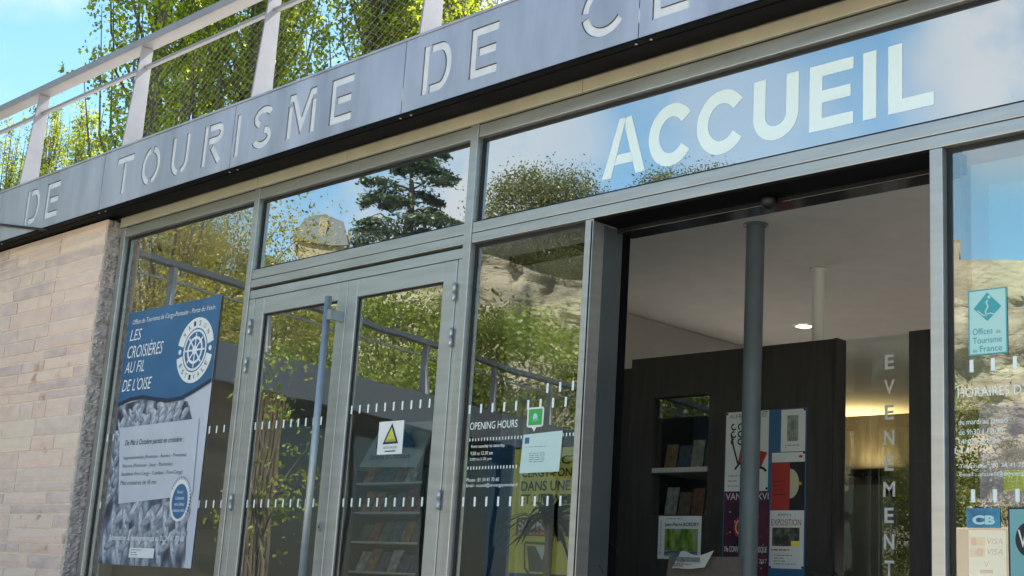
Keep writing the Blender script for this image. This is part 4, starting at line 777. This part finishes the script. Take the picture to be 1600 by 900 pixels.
b2 = broad((-26.4, -10.7, 0), 11.5, 3.3, 36000, 'yellowing loose tree mirrored in the left window', 2, GB, LEAF_Y, .085, cl=60, tk=.6)
for src, x, y, z, sc, lab in ((b1, -28.3, -23.8, 0, .92, 'pale green bushy tree mirrored in the side pane'), (b1, -33.5, -18.5, 0, .93, 'green tree mirrored in the left door leaf'), (b2, -30.5, -12.6, 0, .92, 'second yellowing tree mirrored below the chateau'), (b2, -27.5, -8.3, 0, .85, 'smaller yellowing tree mirrored at the left window edge'),
        (b1, -29.6, -46.5, 0, 1.12, 'dark green tree mirrored low in the right window'), (b1, -20.5, -48, 0, .62, 'rounded tree mirrored at the right edge'), (b2, -25, -50, 0, .75, 'small yellowing tree mirrored in the right window'),
        (b3, -79.8, -85.5, 22.5, .86, 'lower round tree mirrored beside the first letter'), (b3, -75.7, -89, 25, .86, 'small hilltop tree mirrored below the lettering'), (b3, -71.5, -92, 27, .8, 'thin hilltop tree mirrored below the lettering'),
        (b3, -78, -62, 18.5, .5, 'dark shrubby tree on the cliff edge mirrored in the side pane'), (b3, -74, -67, 18.5, .52, 'second dark shrubby tree on the cliff edge'), (b3, -70.5, -71, 19, .52, 'third dark shrubby tree on the cliff edge'), (b3, -131, -81, 27, .62, 'yellow tree before the chateau mirrored in the transom'), (b3, -144, -80, 31, .75, 'tall yellow tree left of the chateau mirrored in the transom'), (b3, -133, -99, 26, .5, 'small tree right of the chateau')):
    c = copy_tree(src, Vector((x, y, z))-src.location, lab); c.scale = (sc, sc, sc)
    c.rotation_euler.z = random.uniform(0, 6)
b1.scale = (.92, .92, .92)
# cedar
rw0 = (-9.9, -2.5, 0)
def cedar(loc, H, lab):
    q = np.random.default_rng(11); e = empty('cedar_tree', loc, lab, 'tree'); x, y, z = loc; m = MB(); m.tube([(x, y, z-1), (x+.2, y, z+H*.5), (x-.3, y+.2, z+H)], [.75, .5, .1], 10); P = []
    for k in range(46):
        h = H*q.uniform(.18, .99); a = q.uniform(0, 6.283); L_ = 10.5*(1-(h/H)**2.6*.42)*q.uniform(.55, 1.1); d = np.array([math.cos(a), math.sin(a), 0.]); p0 = np.array([x, y, z+h]); p1 = p0+d*L_*.55+np.array([0, 0, L_*.16]); p2 = p0+d*L_+np.array([0, 0, -L_*.05])
        m.tube([tuple(p0), tuple(p1), tuple(p2)], [.16, .1, .03], 5, False)
        nl = 620; t = q.beta(2.2, 1.0, nl)[:, None]; c = (1-t)**2*p0+2*t*(1-t)*p1+t**2*p2; s = np.array([-d[1], d[0], 0]); P.append(c+s*q.normal(size=(nl, 1))*L_*.17*(1.2-t*.7)+q.normal(size=(nl, 3))*np.array([.3, .3, .12])-np.array([0, 0, 1])*np.abs(q.normal(size=(nl, 1)))*.28)
    m.go('trunk', BARK, e); leaves('crown', np.concatenate(P), .8, LEAF_C, e, flat=.5, aspect=2.2)
broad(rw0, 3.0, .5, 700, 'young leafy sapling before the pavilion mirrored in the left door leaf', 31, GB, LEAF_B, .055, cl=26, name='sapling', tk=.09)
cedar((-155.0, -122.0, 42), 25.5, 'dark tiered cedar on the hilltop mirrored above the doors')

# ------------------------------------------------------------------ cliff terrain across the way (azimuth from the mirrored camera)
nphi, prof = 420, [(62, -1), (72, 3), (80, 8), (84, 11)]+[(85.5+.25*i, 11+i*.0) for i in range(14)]
V = []; F = []; q = np.random.default_rng(4)
from mathutils import noise
rows = 72
for i in range(nphi+1):
    ph = R(8+74*i/nphi)
    top = 21.6+1.1*math.sin(ph*9)+.8*math.sin(ph*23)+(4.0 if ph < R(31) else max(0, 4.0*(1-(ph-R(31))/R(6))) if ph < R(37) else 0)
    if ph > R(48.5): top -= 2.4*min(1, (ph-R(48.5))/R(1.5))
    rr0 = 86+(14 if ph < R(31) else max(0, 14*(1-(ph-R(31))/R(8))) if ph < R(39) else 0)
    for j in range(rows+1):
        t = j/rows
        if t < .25: rad, zz = rr0-26+24*t/.25, -.7+10*(t/.25)
        elif t < .85: s = (t-.25)/.6; rad, zz = rr0-2+2.5*s, 9.3+(top-9.3)*s
        else: s = (t-.85)/.15; rad = rr0+.5+s*190; zz = top-1+(rad-rr0)*.15
        nn = noise.fractal(Vector((ph*55, zz*.32, rad*.02)), 1.0, 2.1, 8); rad += nn*(1.3 if .22 < t < .86 else .6)+.45*round(math.sin(zz*1.3+ph*6)) * (1 if .3 < t < .84 else 0); zz += .5*nn if t < .86 else nn
        V.append((-rad*math.sin(ph), 4.2-rad*math.cos(ph), zz))
for i in range(nphi):
    for j in range(rows): a = i*(rows+1)+j; F.append([a, a+1, a+rows+2, a+rows+1])
m = MB(); m.v = V; m.f = F; m.sm = list(range(len(F))); m.go('cliff', CLIFF, kind='structure')
def ring(r0, r1, a0, a1, zb_, zt, n=12):
    m = MB(); P_ = []
    for i in range(n+1):
        ph = R(a0+(a1-a0)*i/n)
        for rr, zz in ((r0, zb_), (r0, zt), (r1, zt), (r1, zb_)): P_.append((-rr*math.sin(ph), 4.2-rr*math.cos(ph), zz))
    m.v = P_
    for i in range(n):
        for k in range(4): a = i*4+k; b = i*4+(k+1) % 4; m.f.append([a, b, b+4, a+4])
    m.f += [[0, 1, 2, 3], [n*4+3, n*4+2, n*4+1, n*4]]; return m
ca = empty('castle_rampart', (-50, -94, 20), 'pale castle rampart and round tower above the cliff mirrored at right', 'castle')
ring(104, 106, 24, 31, 18, 27.6).go('wall', CASTLE, ca); ring(108, 112, 27.6, 29.5, 18, 30.6).go('wall', CASTLE, ca)
c0 = (-49.0, -93.6); MB().tube([(c0[0], c0[1], 18), (c0[0], c0[1], 27.8), (c0[0], c0[1], 28.1)], [3.6, 3.3, 3.5], 28).go('round_tower', CASTLE, ca); MB().tube([(-45.8, -92.6, 18), (-45.8, -92.6, 26.6)], [2.4, 2.2], 20).go('round_tower', CASTLE, ca)
MB().tube([(-52.6, -95, 18), (-52.6, -95, 31.5)], [1.0, .9], 4).go('watch_turret', CASTLE, ca)
# chateau
cc = Vector((-138.5, -95, 30)); ch_ = empty('chateau', tuple(cc), 'pale chateau with steep slate mansard roof mirrored left in the transom', 'building')
def rotc(a, b, c): t = R(35); return (cc.x+a*math.cos(t)-b*math.sin(t), cc.y+a*math.sin(t)+b*math.cos(t), cc.z+c)
MB().box(-4.0, 4.0, -3, 3, -4, 12.6).xf(rotc).go('wall', CHATW, ch_)
m = MB(); 
for zz, k in ((12.61, 4.4), (16.0, 3.3), (17.2, .7)): m.v += [(sx*k, sy*(k-1 if k > 2 else .4), zz) for sx, sy in ((-1, -1), (1, -1), (1, 1), (-1, 1))]
for j in range(2):
    for i in range(4): a = j*4+i; b = j*4+(i+1) % 4; m.f.append([a, b, b+4, a+4])
m.f += [[8, 9, 10, 11], [3, 2, 1, 0]]; m.xf(rotc).go('roof', SLATE, ch_)
for dx in (-3.7, 3.8): MB().box(dx-.22, dx+.22, -.5, .5, 12.7, 15.9).xf(rotc).go('chimney', CHATW, ch_)
for dx in (-2.2, 2.2):
    for sy in (-1, 1):
        w = MB().box(dx-.55, dx+.55, sy*3.2-.35, sy*3.2+.35, 12.62, 14.3).xf(rotc).go('dormer', CHATW, ch_); MB().box(dx-.3, dx+.3, sy*3.57-.02, sy*3.57+.02, 12.8, 14.0).xf(rotc).go('pane', DARKGL, w)
        w = MB().box(dx-.5, dx+.5, sy*3.02-.04, sy*3.02+.04, 9.2, 11.8).xf(rotc).go('window', DARKGL, ch_)

# ------------------------------------------------------------------ pavilion wing mirrored in the doors
hh = R(11); ax = Vector((-math.sin(hh), -math.cos(hh), 0)); nx_ = Vector((math.cos(hh), -math.sin(hh), 0)); P0 = Vector((-11.94, -2.61, 0))
def rw(a, b, c): p = P0+ax*a-nx_*b; return (p.x, p.y, c)   # a along the wing, b behind the fascia
wg = empty('pavilion_wing', tuple(P0), 'low pavilion with grey fascia and larch cladding facing the forecourt', 'building')
T0, T1 = -.45, 13.4
def wb(n, a0, a1, b0, b1, c0, c1, mt, p=wg): return MB().box(a0, a1, b0, b1, c0, c1).xf(rw).go(n, mt, p)
wb('fascia', T0, T1, 0, .05, 2.74, 3.14, ZINC2); wb('roof', T0, T1, .06, 5, 2.88, 3.08, SOFFIT); wb('wall', T0, 1.5, .55, .9, 0, 2.87, BRWALL); wb('wall', 1.51, T1, .9, 1.0, 0, 2.87, SOFFIT)
x = 1.56
while x < 2.2: wb('slat', x, x+.05, .50, .56, 0, 2.86, WOODL); x += .068
for k in range(7): wb('window', 2.3+k*1.55, 3.75+k*1.55, .85, .88, .1, 2.7, DARKGL)
wr = empty('pavilion_railing', rw(0, .1, 3.09), 'pale railing along the pavilion roof mirrored in the doors', 'railing')
k = 0
while k*1.4 < T1:
    a = k*1.4; m = MB(); y4_ = [(0.02, 3.09), (.15, 3.09), (.14, 3.77), (.07, 3.77)]; m.v = [(a-.02, b, c) for b, c in y4_]+[(a+.02, b, c) for b, c in y4_]; m.f = [[3, 2, 1, 0], [4, 5, 6, 7], [0, 1, 5, 4], [1, 2, 6, 5], [2, 3, 7, 6], [3, 0, 4, 7]]; m.xf(rw).go('post', WHITEP, wr); k += 1
MB().box(T0-.1, T1, .05, .16, 3.775, 3.83).xf(rw).go('handrail', ZINC2, wr); MB().box(T0-.1, T1, .09, .11, 3.62, 3.64).xf(rw).go('mid_rail', WHITEP, wr)

# ------------------------------------------------------------------ parapet and dark van mirrored low in the right pane
B('parapet_wall', -5.75, 3, -5.3, -5.0, 0, 1.44, CREAM, label='cream rendered parapet wall across the forecourt', cat='wall', bevel=.01)
vn = empty('parked_van', (-4, -8, 0), 'dark van parked behind the cream parapet', 'van')
m = MB(); pr = [(-6.3, .35), (-6.35, .9), (-5.9, 1.05), (-5.3, 1.55), (-4.6, 1.93), (-1.9, 1.95), (-1.65, 1.5), (-1.6, .4)]
n = len(pr); m.v = [(a, -7.0, b) for a, b in pr]+[(a, -8.7, b) for a, b in pr]; m.f = [list(range(n)), list(range(2*n-1, n-1, -1))]+[[(i+1) % n, i, n+i, n+(i+1) % n] for i in range(n)]
m.go('body', CARD, vn, bevel=.05)
MB().poly([(-5.25, 1.5), (-4.6, 1.84), (-3.7, 1.85), (-3.7, 1.2), (-5.3, 1.2)], -6.99, .01).go('window', CARG, vn); MB().poly([(-3.6, 1.2), (-3.6, 1.85), (-2.0, 1.85), (-1.8, 1.2)], -6.99, .01).go('window', CARG, vn)
for x in (-5.4, -2.4):
    for y_ in (-7.05, -8.65): w = MB().tube([(x, y_-.11, .34), (x, y_+.11, .34)], .34, 24).go('wheel', TYRE, vn); MB().tube([(x, y_-.115, .34), (x, y_+.115, .34)], .2, 16).go('rim', WIRE, w)
